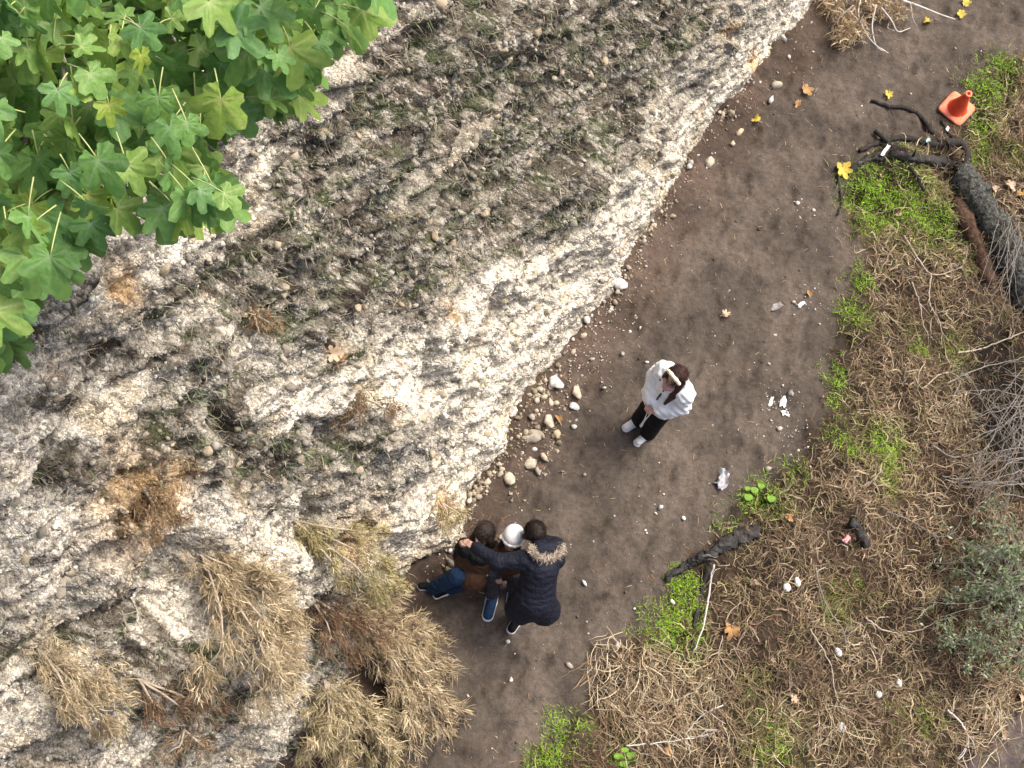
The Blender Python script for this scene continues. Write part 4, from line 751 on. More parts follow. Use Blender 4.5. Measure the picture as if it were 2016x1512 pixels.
M['hair'] = cloth('dark_hair', (.022, .014, .011), .45, 120, .5, .8, .01, 0); M['hair2'] = cloth('brown_hair', (.045, .02, .016), .45, 120, .5, .8, .01, 0); M['band'] = cloth('cream_band', (.78, .70, .52))
M['navy'] = cloth('navy_quilt', (.007, .009, .019), .6, 40, .4, .9, .02, 0); M['rust'] = cloth('rust_cloth', (.070, .034, .018), .9, 40, .3); M['denim'] = cloth('denim', (.012, .032, .070), .9, 50, .4); M['darkgrey'] = cloth('dark_grey_cloth', (.05, .045, .05), .9, 40, .4)
M['blueshoe'] = cloth('blue_shoe', (.018, .050, .11), .7, 40, .3); M['sole'] = cloth('white_sole', (.74, .73, .70), .6, 30, .05); M['beanie'] = cloth('white_knit', (.84, .84, .82), .9, 90, .06, .8, .01); M['fur'] = m_attr('fur', .8, 40, .8, 1.2, 0, 0)
M['eye'] = m_noise('eye', flat((.02, .015, .012)), 10, .2, 0, 0); M['lip'] = m_noise('lip', flat((.45, .16, .14)), 10, .5, 0, 0); M['pinkcloth'] = cloth('pink_top', (.50, .26, .24), .85, 30, .25)
def v3(*a): return np.array(a, float)
def body_prims(Jt, f, hands=True, skull=.088):
    """one continuous body: head, neck, torso, limbs, hands with five fingers each. f = facing (unit, horizontal)"""
    p = []; h, nk, ch, hp = Jt['head'], Jt['neck'], Jt['chest'], Jt['hip']; hu = norm(h - nk); hf = Jt.get('look', f); hf = norm(hf - hu * (hf @ hu)); hl = np.cross(hu, hf)
    R_ = np.stack([hl, hf, hu], -1); p += [('e', h + hu * .015, (.076, .094, .105), R_), ('e', h - hu * .05 + hf * .03, (.055, .06, .065), R_), (h + hf * .09 - hu * .002, h + hf * .108 - hu * .028, .010, .014)]
    for s in (-1, 1): p.append(('e', h + hl * s * .078 - hu * .01, (.012, .022, .032), R_))
    p += [(h - hu * .07, nk, .05, .055), (nk, ch, .07, .115), (ch, hp, .12, .12), (Jt['shL'], Jt['shR'], .06, .06)]
    for s in 'LR':
        sh, el, wr = Jt['sh' + s], Jt['el' + s], Jt['wr' + s]; p += [(sh, el, .048, .040), (el, wr, .040, .027)]
        kn, an, hs = Jt['kn' + s], Jt['an' + s], Jt['hp' + s]; tz = Jt['to' + s]; p += [(hs, kn, .075, .052), (kn, an, .052, .036), (an, tz, .036, .025)]
        if hands:
            d = norm(wr - el); nn = norm(np.cross(d, v3(.2, .3, .9))); sp = np.cross(nn, d) if abs(d[2]) < .9 else nn; pal = wr + d * .075; p.append((wr + d * .015, pal, .028, .030)); cur = norm(v3(0, 0, -1) + .3 * f)
            for q, (o_, l_) in enumerate(((-.027, .062), (-.009, .075), (.009, .07), (.026, .055))):
                k0 = pal + nn * o_ + d * .012; k1 = k0 + norm(d + nn * o_ * 4) * l_ * .55; k2 = k1 + norm(d * .7 + cur * .7) * l_ * .45; p += [(k0, k1, .0088, .0082), (k1, k2, .0082, .007)]
            tb = wr + d * .035; sd_ = nn * (-1 if s == 'L' else 1); t1_ = tb + norm(sd_ + d * .5) * .04; p += [(tb, t1_, .013, .010), (t1_, t1_ + norm(d + .2 * sd_) * .03, .010, .008)]
    return p
def face(root, Jt, f):
    h, nk = Jt['head'], Jt['neck']; hu = norm(h - nk); hf = Jt.get('look', f); hf = norm(hf - hu * (hf @ hu)); hl = np.cross(hu, hf)
    for s in (-1, 1): V, F = sdf_mesh([('e', h + hf * .083 + hl * s * .032 + hu * .012, (.012, .012, .009))], .004, .002); under(root, mk('eye', V, F, M['eye']))
    V, F = sdf_mesh([(h + hf * .082 - hu * .060 + hl * .02, h + hf * .082 - hu * .060 - hl * .02, .008, .008)], .004, .002); under(root, mk('mouth', V, F, M['lip']))
    return hu, hf, hl
def subpart(parent, o): o.parent = parent; return o          # parts carry world coordinates, so a sub-part needs no offset
LAST = {}
def part(root, name, prims, vox, mat, k=.03, warp=None, of=None):
    V, F = sdf_mesh(prims, vox, k, warp); o = mk(name, V, F, M[mat]); LAST[name] = o
    return subpart(LAST[of], o) if of else under(root, o)
def wrinkle(a, sc): return lambda P: (.5 * a * np.sin(P[..., 0] * sc * 2.3 + P[..., 2] * sc * 1.9 + 2 * np.sin(P[..., 1] * sc * .9)) + a * np.sin(P[..., 0] * sc + 3 * np.sin(P[..., 2] * sc * .6)) * np.sin(P[..., 1] * sc * 1.3 + P[..., 2] * sc * .8)).astype(np.float32)
def shoe(root, heel, toe, mat, w_=.042, sole='sole'):
    d = norm((toe - heel) * v3(1, 1, 0)); gzv = lambda p, z: v3(p[0], p[1], hgt(p[0], p[1]) + z)
    part(root, 'shoe', [(gzv(heel, .060), gzv(toe, .045), w_ * .86, w_ * .82), (gzv(heel, .085), gzv(heel + d * .05, .08), w_ * .82, w_ * .7)], .009, mat, .02)
    part(root, 'sole', [(gzv(heel - d * .004, .022), gzv(toe * .45 + heel * .55, .022), w_ * .92, w_ * .95), (gzv(toe * .45 + heel * .55, .022), gzv(toe + d * .004, .022), w_ * .95, w_ * .94), ('cut', gzv((heel + toe) / 2, .030), v3(0, 0, 1)), ('cut', gzv((heel + toe) / 2, -.004), v3(0, 0, -1))], .008, sole, .02, None, 'shoe')

def hair_strands(root, h, hu, hf, hl, m, L, col, mat='straw', rad=.1, droop=.25):
    d = norm(rng.normal(0, 1, (m, 3)) + hu * .8 - hf * .25); p = h + hu * .03 - hf * .02 + d * rad; t = norm(-hu * .9 - hf * .3 + rng.normal(0, .35, (m, 3))); t = t - d * (t * d).sum(-1, keepdims=True) * .8
    S_ = strands(p, t + d * .12, rng.uniform(.4, 1, m) * L, 6, droop, .12); V, F, c = ribbons(S_, rng.uniform(.003, .006, m), np.array(col) * rng.uniform(.5, 2.2, (m, 1)), d); subpart(LAST['hair'], mk('loose_hair', V, F, M[mat], None, c))
# --- person in the white coat, standing on the path
B = G(1268, 843); f = norm(v3(-.80, -.58, 0)); l = np.cross(v3(0, 0, 1), f); u = v3(0, 0, 1)
def at(a, b_, c): return B + f * a + l * b_ + u * c
Jt = dict(head=at(.05, 0, 1.50), neck=at(-.01, 0, 1.37), chest=at(-.01, 0, 1.20), hip=at(0, 0, .90), shL=at(0, .155, 1.29), shR=at(0, -.155, 1.29), elL=at(.0, .195, 1.06), elR=at(.0, -.195, 1.06), wrL=at(.16, .10, .99), wrR=at(.17, -.06, .98), hpL=at(0, .085, .88), hpR=at(0, -.085, .88), knL=at(.04, .09, .48), knR=at(.02, -.09, .48), anL=at(.02, .085, .08), anR=at(.0, -.09, .08), toL=at(.15, .095, .03), toR=at(.11, -.10, .03), look=norm(f + v3(0, 0, -.45)))
o = thing('person', 'person in a white coat and black trousers standing on the path', 'person', B); V, F = sdf_mesh(body_prims(Jt, f), .0085, .012); under(o, mk('body', V, F, M['skin'])); hu, hf, hl = face(o, Jt, f); h = Jt['head']
cw = wrinkle(.010, 30)
coat = [(Jt['neck'] + u * .01, Jt['chest'], .09, .145), (Jt['chest'], at(0, 0, .95), .15, .165), (at(0, .05, .95), at(.02, .06, .90), .165, .18), (at(0, -.05, .95), at(.02, -.06, .90), .165, .18), (Jt['shL'], Jt['shR'], .095, .095), (Jt['shL'], Jt['elL'], .096, .092), (Jt['shR'], Jt['elR'], .096, .092), (Jt['elL'], Jt['wrL'] + .05 * (Jt['wrL'] - Jt['elL']), .095, .072), (Jt['elR'], Jt['wrR'] + .05 * (Jt['wrR'] - Jt['elR']), .095, .072), ('cut', at(0, 0, .80), v3(0, 0, -1))]
part(o, 'coat', coat, .011, 'white_coat', .065, cw)
part(o, 'collar', [(at(-.06, .07, 1.385), at(-.085, .0, 1.39), .028, .03), (at(-.06, -.07, 1.385), at(-.085, .0, 1.39), .028, .03), (at(.03, .09, 1.37), at(-.06, .07, 1.385), .022, .028), (at(.03, -.09, 1.37), at(-.06, -.07, 1.385), .022, .028)], .009, 'white_coat', .03, None, 'coat')
part(o, 'zip', [(at(.130, 0, 1.29), at(.158, 0, 1.15), .012, .010), (at(.158, 0, 1.15), at(.175, 0, .86), .010, .010)], .006, 'darkgrey', .01, None, 'coat')
part(o, 'trousers', [(Jt['hip'], Jt['hip'] + u * .02, .15, .15), (Jt['hpL'], Jt['knL'], .105, .085), (Jt['hpR'], Jt['knR'], .105, .085), (Jt['knL'], Jt['anL'] + f * .03 + u * .05, .085, .092), (Jt['knR'], Jt['anR'] + f * .03 + u * .05, .085, .092)], .011, 'black_cloth', .02, wrinkle(.002, 30))
for s, b_ in (('L', .09), ('R', -.095)): shoe(o, at(-.03, b_, 0), at(.19, b_ * 1.1, 0), 'white_shoe', .052)
part(o, 'hair', [('e', h + hu * .03 - hf * .022, (.093, .098, .098), np.stack([hl, hf, hu], -1)), (h - hf * .06 - hu * .02, at(-.09, .0, 1.32), .075, .06), (h + hl * .085 + hf * .0 - hu * .02, at(.10, .10, 1.27), .035, .035), (h - hl * .085 + hf * .0 - hu * .02, at(.09, -.10, 1.28), .035, .03), (at(.10, .10, 1.27), at(.17, .10, 1.16), .035, .02)], .008, 'hair2', .03, wrinkle(.003, 90))
hair_strands(o, h, hu, hf, hl, 700, .13, (.035, .018, .014))
part(o, 'hair_band', [(h + hl * q[0] + hu * q[1] + hf * .028, h + hl * q[2] + hu * q[3] + hf * .028, .020, .020) for q in ((-.085, .075, -.04, .120), (-.04, .120, .04, .120), (.04, .120, .085, .075))], .006, 'band', .015)
part(o, 'scarf', [(at(.075, .06, 1.355), at(.12, 0, 1.34), .04, .045), (at(.075, -.06, 1.355), at(.12, 0, 1.34), .04, .045)], .008, 'pinkcloth', .02, wrinkle(.004, 60))
part(o, 'strap', [(at(.20, .05, .95), at(.235, .04, .62), .009, .007), (at(.19, -.02, .95), at(.235, .035, .62), .007, .007), (at(.235, .037, .62), at(.24, .04, .50), .010, .016)], .006, 'white_shoe', .01)

# --- person in the navy quilted jacket, bending over the others
f = norm(v3(-.35, .94, 0)); Jt = dict(head=J(1054, 1050, 1.22), neck=J(1064, 1082, 1.20), chest=J(1064, 1118, 1.14), hip=J(1052, 1178, .86), shL=J(1036, 1103, 1.16), shR=J(1092, 1100, 1.10), elL=J(980, 1106, 1.10), elR=J(1096, 1072, .90), wrL=J(937, 1078, 1.03), wrR=J(1056, 1060, .82), hpL=J(1038, 1180, .84), hpR=J(1066, 1182, .84), knL=J(1018, 1180, .47), knR=J(1046, 1175, .47), anL=J(1018, 1208, .09), anR=J(1052, 1198, .09), toL=J(1014, 1220, .03), toR=J(1050, 1180, .03), look=norm(f + v3(0, 0, -.9)))
o = thing('person', 'person in a navy quilted jacket with fur hood bending over', 'person', G(1030, 1205)); V, F = sdf_mesh(body_prims(Jt, f), .0085, .012); under(o, mk('body', V, F, M['skin'])); hu, hf, hl = face(o, Jt, f); h = Jt['head']
axis_ = norm(Jt['hip'] - Jt['neck'])
quilt = lambda P: (-.006 * np.abs(np.sin(((P - Jt['neck']) @ axis_ + .012 * np.sin(P[..., 0] * 23) + .01 * np.sin(P[..., 1] * 31)) * np.pi / .07)) + .004 + .004 * np.sin(P[..., 0] * 40 + 3 * np.sin(P[..., 2] * 25)) * np.sin(P[..., 1] * 37)).astype(np.float32)
hemL, hemR = J(1026, 1198, .70), J(1072, 1200, .70)
part(o, 'jacket', [(Jt['neck'], Jt['chest'], .11, .165), (Jt['chest'], Jt['hip'], .17, .20), (Jt['hip'], hemL, .19, .16), (Jt['hip'], hemR, .19, .16), (Jt['shL'], Jt['shR'], .10, .10), (Jt['shL'], Jt['elL'], .095, .078), (Jt['elL'], Jt['wrL'], .078, .058), (Jt['shR'], Jt['elR'], .09, .07), (Jt['elR'], Jt['wrR'], .07, .055), ('cut', (hemL + hemR) / 2 - v3(0, 0, .12), v3(0, 0, -1))], .010, 'navy', .04, quilt)
hd = [J(1046, 1078, 1.30), J(1056, 1094, 1.33), J(1078, 1100, 1.33), J(1098, 1092, 1.30), J(1106, 1074, 1.26)]
part(o, 'hood', [(J(1062, 1078, 1.26), J(1096, 1076, 1.24), .06, .06), (J(1066, 1088, 1.26), J(1092, 1086, 1.25), .055, .05)], .009, 'navy', .04, wrinkle(.004, 40), 'jacket')
Q = spline(hd, 60); n = 1800; q = rng.integers(0, 60, n); S_ = strands(Q[q] + rng.normal(0, .012, (n, 3)), rng.normal(0, 1, (n, 3)), rng.uniform(.03, .06, n), 4, .1, .2); V, F, c = ribbons(S_, rng.uniform(.003, .007, n), pick([(.46, .38, .28), (.58, .50, .40), (.30, .23, .16), (.66, .60, .50)], n), rng.normal(0, 1, (n, 3))); subpart(LAST['jacket'], mk('fur_trim', V, F, M['fur'], None, c))
part(o, 'trousers', [(Jt['hpL'], Jt['knL'], .095, .075), (Jt['hpR'], Jt['knR'], .095, .075), (Jt['knL'], Jt['anL'], .075, .062), (Jt['knR'], Jt['anR'], .075, .062)], .011, 'black_cloth', .02)
shoe(o, J(1024, 1212, .0), J(1006, 1240, .0), 'black_cloth', .055); shoe(o, J(1052, 1200, .0), J(1040, 1168, .0), 'black_cloth', .045)
part(o, 'hair', [('e', h + hu * .02 - hf * .02, (.092, .1, .1), np.stack([hl, hf, hu], -1)), (h - hf * .05, J(1040, 1046, 1.12), .06, .03), (h + hl * .06, J(1032, 1056, 1.08), .05, .025), (h - hl * .06, J(1070, 1044, 1.10), .05, .03)], .008, 'hair', .03, wrinkle(.004, 80))
hair_strands(o, h, hu, hf, hl, 700, .13, (.02, .014, .011))

# --- person with the white beanie, crouching in the middle
f = norm(v3(-.35, -.94, 0)); Jt = dict(head=J(1009, 1061, .97), neck=J(1002, 1080, .84), chest=J(996, 1098, .64), hip=J(998, 1112, .32), shL=J(1018, 1096, .72), shR=J(978, 1088, .72), elL=J(1018, 1118, .52), elR=J(965, 1108, .52), wrL=J(1000, 1122, .50), wrR=J(972, 1122, .50), hpL=J(1010, 1112, .30), hpR=J(985, 1112, .30), knL=J(1015, 1128, .46), knR=J(974, 1124, .50), anL=J(1010, 1158, .09), anR=J(968, 1168, .10), toL=J(1006, 1176, .03), toR=J(962, 1190, .03), look=norm(f + v3(0, 0, -.3)))
o = thing('person', 'person in a white knitted beanie crouching between the other two', 'person', G(985, 1150)); V, F = sdf_mesh(body_prims(Jt, f), .0115, .02); under(o, mk('body', V, F, M['skin'])); hu, hf, hl = face(o, Jt, f); h = Jt['head']
part(o, 'jacket', [(Jt['neck'], Jt['chest'], .085, .145), (Jt['chest'], Jt['hip'], .15, .165), (Jt['shL'], Jt['shR'], .08, .08), (Jt['shL'], Jt['elL'], .078, .068), (Jt['shR'], Jt['elR'], .078, .068), (Jt['elL'], Jt['wrL'], .066, .052), (Jt['elR'], Jt['wrR'], .066, .052)], .012, 'rust', .035, wrinkle(.006, 35))
part(o, 'trousers', [(Jt['hpL'], Jt['knL'], .098, .085), (Jt['hpR'], Jt['knR'], .098, .088), (Jt['knL'], Jt['anL'], .085, .065), (Jt['knR'], Jt['anR'], .088, .068)], .012, 'darkgrey', .02, wrinkle(.005, 40))
part(o, 'cuff', [(J(956, 1134, .50), J(972, 1126, .56), .009, .010), (J(972, 1126, .56), J(996, 1132, .50), .010, .009)], .005, 'sole', .01)
shoe(o, J(972, 1164, 0.), J(960, 1212, 0.), 'blueshoe', .066); shoe(o, J(1010, 1156, 0.), J(1004, 1186, 0.), 'blueshoe', .05)
R_ = np.stack([hl, hf, hu], -1); hat = [('e', h + hu * .045 - hf * .005, (.104, .118, .112), R_), ('cut', h - hu * .005, -hu)]
part(o, 'beanie', hat, .007, 'beanie', .02); part(o, 'beanie_rim', [(h + hu * .012 + (hl * np.cos(a) * .094 + hf * np.sin(a) * .106), h + hu * .012 + (hl * np.cos(a + .55) * .094 + hf * np.sin(a + .55) * .106), .019, .019) for a in np.arange(0, 6.28, .5236)], .007, 'beanie', .012, None, 'beanie')
part(o, 'hair', [(h - hf * .07 - hu * .03, Jt['neck'] - hf * .06, .055, .05), (h + hl * .075 - hu * .04, h + hl * .085 - hu * .13 + hf * .03, .03, .025), (h - hl * .075 - hu * .04, h - hl * .085 - hu * .13 + hf * .03, .03, .025)], .008, 'hair', .02)

# --- person in the brown jacket and jeans, crouching against the cliff
f = norm(v3(-.62, -.78, 0)); Jt = dict(head=J(952, 1052, .86), neck=J(948, 1074, .74), chest=J(942, 1094, .58), hip=J(940, 1120, .32), shL=J(968, 1084, .68), shR=J(918, 1078, .68), elL=J(970, 1104, .48), elR=J(906, 1094, .48), wrL=J(950, 1122, .42), wrR=J(910, 1078, .70), hpL=J(950, 1122, .30), hpR=J(928, 1120, .30), knL=J(926, 1142, .34), knR=J(900, 1134, .46), anL=J(888, 1158, .10), anR=J(852, 1158, .10), toL=J(872, 1166, .03), toR=J(836, 1160, .03), look=norm(f + v3(.2, 0, -.5)))
o = thing('person', 'person in a rust brown jacket and blue jeans crouching against the cliff', 'person', G(910, 1150)); V, F = sdf_mesh(body_prims(Jt, f), .0115, .02); under(o, mk('body', V, F, M['skin'])); hu, hf, hl = face(o, Jt, f); h = Jt['head']
part(o, 'jacket', [(Jt['chest'] + v3(0, 0, .02), Jt['hip'], .16, .185), (Jt['elL'], Jt['wrL'], .068, .055), (Jt['hip'], J(932, 1136, .40), .17, .15), (Jt['shR'] - v3(0, 0, .06), J(915, 1112, .44), .09, .11)], .012, 'rust', .035, wrinkle(.006, 33))
part(o, 'shawl', [(Jt['neck'], Jt['chest'] + v3(0, 0, .09), .095, .14), (Jt['shL'], Jt['shR'], .095, .095), (Jt['shL'], Jt['elL'], .085, .07), (Jt['shR'], Jt['elR'], .085, .068), (Jt['elR'], Jt['wrR'], .064, .05)], .012, 'black_cloth', .04, wrinkle(.007, 30))
part(o, 'jeans', [(Jt['hpL'], Jt['knL'], .10, .085), (Jt['hpR'], Jt['knR'], .10, .088), (Jt['knL'], Jt['anL'], .088, .066), (Jt['knR'], Jt['anR'], .088, .068)], .012, 'denim', .02, wrinkle(.006, 38))
shoe(o, J(862, 1156, 0.), J(828, 1158, 0.), 'black_cloth', .046); shoe(o, J(892, 1158, 0.), J(860, 1172, 0.), 'black_cloth', .046)
part(o, 'hair', [('e', h + hu * .035 - hf * .005, (.098, .104, .100), np.stack([hl, hf, hu], -1)), (h + hu * .03 + hf * .07, h + hl * .05 + hf * .07 - hu * .03, .03, .02), (h - hf * .06, Jt['neck'] - hf * .09, .075, .07), (h + hl * .08 - hu * .02, Jt['shL'] + v3(0, 0, .05), .035, .035), (h - hl * .08 - hu * .02, Jt['shR'] + v3(0, 0, .06), .035, .035)], .008, 'hair', .03, wrinkle(.004, 80))
hair_strands(o, h, hu, hf, hl, 700, .13, (.02, .013, .010))

# ------------------------------------------------------------------ traffic cone
m, nt, b, out = new_mat('orange_plastic'); n1 = add_noise(nt, 9, 5); c_ = ramp(nt, n1.outputs['Fac'], [(.27, (.40, .09, .04)), (.38, (.82, .06, .02)), (.7, (.92, .11, .04))]); nt.links.new(c_.outputs[0], b.inputs['Base Color']); b.inputs['Roughness'].default_value = .45; M['cone'] = m
m2 = m_noise('faded_orange_plastic', [(.26, (.36, .17, .10)), (.40, (.86, .22, .11)), (.7, (.94, .34, .20))], 11, .6, .2, .01); M['conebase'] = m2
cb_ = G(1881, 217); o = thing('traffic_cone', 'orange plastic traffic cone with square base beside the path', 'cone', cb_)
zb = hgt(cb_[0], cb_[1]) + .03; n = 28; a = np.arange(n) / n * 2 * np.pi; e1 = norm(v3(.72, -.69, 0)); e2 = v3(-e1[1], e1[0], 0); tl = norm(v3(-.10, -.14, 1)); e1 = norm(e1 - tl * (e1 @ tl)); e2 = np.cross(tl, e1); cc_ = v3(cb_[0], cb_[1], zb)
def lathe(prof):
    V = [cc_ + tl * z * 1.02 + 1.1 * r * (np.cos(t) * e1 + np.sin(t) * e2) for z, r in prof for t in a]; K = len(prof); F = [(i * n + k, i * n + (k + 1) % n, (i + 1) * n + (k + 1) % n, (i + 1) * n + k) for i in range(K - 1) for k in range(n)]; return np.array(V), np.array(F)
V, F = lathe([(.028, .118), (.040, .112), (.055, .106), (.20, .070), (.36, .034), (.385, .031), (.39, .037), (.41, .037), (.415, .031), (.415, .020), (.36, .018)]); cone_b = under(o, mk('cone_body', V, F, M['cone']))
V, F = lathe([(.391, .0385), (.395, .0405), (.412, .0405), (.417, .034), (.4172, .021)]); subpart(cone_b, mk('top_rim', V, F, M['conebase']))
import bmesh
sq = lambda r, z, k=6: [(np.sign(np.cos(t)) * abs(np.cos(t))**.28 * r, np.sign(np.sin(t)) * abs(np.sin(t))**.28 * r, z) for t in np.linspace(0, 2 * np.pi, 41)[:-1]]
rows = [sq(.02, 0), sq(.150, 0), sq(.163, .006), sq(.163, .020), sq(.155, .030), sq(.13, .034), sq(.02, .036)]; V = np.array(rows).reshape(-1, 3); V = cc_ + 1.12 * V[:, :1] * e1 + 1.12 * V[:, 1:2] * e2 + (V[:, 2:] - .005) * tl; F = [(i * 40 + k, i * 40 + (k + 1) % 40, (i + 1) * 40 + (k + 1) % 40, (i + 1) * 40 + k) for i in range(6) for k in range(40)]; under(o, mk('base', V, F, M['conebase']))

# ------------------------------------------------------------------ fallen leaves, stones, litter
def fallen(px, py, size, ang, mat, label, name='fallen_leaf', fig=1, group='fallen leaves', lift=.018):
    V, F, vn = FIGS[fig]; p = G(px, py, lift); a_ = math.radians(ang); c, s = math.cos(a_), math.sin(a_); V = V.copy(); k_r = np.random.default_rng(int(px)); V[:, 2] = V[:, 2] * 1.2 + .14 * np.sin(V[:, 0] * 4 + k_r.uniform(0, 6)) + .5 * V[:, 1]**2 * k_r.uniform(.2, 1) + .25 * V[:, 0] * V[:, 1] * k_r.normal(); V[:, 1] *= k_r.uniform(.55, .95); V[:, 0] *= k_r.uniform(.8, 1.1); V = V * size
    W_ = np.stack([V[:, 0] * c - V[:, 1] * s, V[:, 0] * s + V[:, 1] * c, V[:, 2]], -1); W_[:, 2] -= W_[:, 2].min()
    o = thing(name, label, 'leaf', p, group); mk('blade', W_, F, M[mat], o)
    st_ = np.array([[0, 0, 0], [-.3, .03, .06], [-.65, .12, .05]]) * size; st_ = np.stack([st_[:, 0] * c - st_[:, 1] * s, st_[:, 0] * s + st_[:, 1] * c, st_[:, 2] + .012], -1); V, F = tube(spline(st_, 6), np.linspace(.004, .003, 6), 5); mk('stalk', V, F, M['tleaf'], o)
LV = [(1899, 10, .10, 60, 'yleaf', 'yellow round leaf at the top edge, right of the withered plant', 3), (1893, 30, .10, 190, 'yleaf', 'yellow leaf just below the one at the top edge', 3), (1826, 44, .085, 200, 'yleaf', 'small yellow leaf under the white stem at the top', 0), (1748, 186, .085, -100, 'yleaf', 'pale yellow leaf in the middle of the path left of the cone', 1), (1490, 241, .09, 170, 'yleaf', 'yellow leaf near the cliff foot in the upper path', 0),
      (1657, 334, .15, -80, 'yleaf', 'large yellow lobed leaf at the mossy corner of the bank', 1), (1425, 622, .10, 30, 'tleaf', 'thin tan yellow leaf on the bare middle of the path', 2), (1585, 176, .14, -60, 'oleaf', 'curled orange leaf by the cliff foot', 3), (1570, 205, .08, -120, 'oleaf', 'small orange leaf below the curled orange one', 0), (1765, 425, .07, 20, 'tleaf', 'pale leaf lying on the bright moss', 0), (1983, 366, .12, -40, 'tleaf', 'cream leaf cluster at the right edge above the grey log', 3), (2003, 385, .08, 20, 'oleaf', 'pinkish tan leaf at the right edge beside the cream leaf', 0),
      (1897, 316, .07, -80, 'tleaf', 'small pale leaf between the roots and the grey log', 3), (1955, 372, .07, -60, 'tleaf', 'small cream leaf left of the cream leaf cluster', 3), (1437, 1240, .13, -110, 'oleaf', 'orange yellow leaf in the dry grass right of the dark branch', 1), (1548, 1020, .10, -30, 'oleaf', 'orange leaf above the right end of the charred log', 3), (1100, 830, .09, 120, 'oleaf', 'orange leaf among the loose stones at the cliff foot', 0), (1592, 582, .07, 100, 'oleaf', 'small tan leaf beside the grey scrap', 0), (622, 684, .10, 30, 'tleaf', 'ochre leaf caught on the cliff', 1),
      (1480, 1150, .07, 40, 'tleaf', 'tan leaf right below the charred log', 0), (1310, 1480, .08, 0, 'oleaf', 'rust leaf in the straw at the bottom of the path', 3), (1560, 1380, .08, 60, 'tleaf', 'tan leaf on the lower bank', 3), (1520, 1300, .07, 150, 'tleaf', 'tan leaf in the middle of the lower bank', 0), (2010, 1380, .10, 80, 'tleaf', 'pale green leaf at the right edge near the bottom', 3), (1975, 1445, .08, -90, 'tleaf', 'pale leaf at the rim of the bare soil corner', 0)]
for px, py, sz_, an_, mt, lab, fg in LV:
    if px == 622:
        V, F, vn = FIGS[fg]; s, t = st(px, py); p = cliff_P(np.array(s), np.array(t), .05); o = thing('fallen_leaf', lab, 'leaf', p, 'fallen leaves'); mk('blade', V * sz_ @ np.array(rot.to_quaternion().to_matrix()).T, F, M[mt], o)
    else: fallen(px, py, sz_, an_, mt, lab, fig=fg)
def stone(px, py, rx, ry, mat, label, name='stone', cat='stone', ang=0, group=None, flatn=.7, sink=.25):
    r = (rx + ry) / 2 / 172.0; p = G(px, py); V, F = (ROCKS2 if rx > 10 else ROCKS)[(px * 7 + py) % 8] if name != 'white_egg' else (rock_template(5, 2)[0] * 0 + norm(rock_template(5, 2)[0]), ROCKS2[0][1])
    c, s = math.cos(math.radians(ang)), math.sin(math.radians(ang)); V = V * np.array([rx / 172., ry / 172., r * flatn]); V = np.stack([V[:, 0] * c - V[:, 1] * s, V[:, 0] * s + V[:, 1] * c, V[:, 2] + r * flatn * (1 - sink * 2)], -1)
    o = mk(name, V, F, M[mat], None, smooth=(name == 'white_egg'), label=label, cat=cat, group=group); o.location = p; return o
M['egg'] = m_noise('white_shell', [(.3, (.42, .38, .32)), (.42, (.70, .68, .64)), (.7, (.78, .76, .73))], 26, .6, .1, .003)
EGG = [(1547, 1158, 8, 9, 0, 'round white ball in the dry grass, left of a pair'), (1568, 1147, 6, 10, 10, 'oval white ball in the dry grass, right of a pair'), (1648, 1285, 7, 9, 30, 'oval white ball in the middle of the lower bank'), (1655, 1432, 7, 11, 5, 'oval white ball near the bottom edge of the bank'), (1728, 1368, 7, 7, 0, 'small round white ball on the lower bank'), (1768, 1346, 6, 8, 0, 'small cream ball right of the small round white one')]
for px, py, rx, ry, an_, lab in EGG: stone(px, py, rx, ry, 'egg', lab, 'white_egg', 'ball', an_, 'white balls in the dry grass', .8, .12)
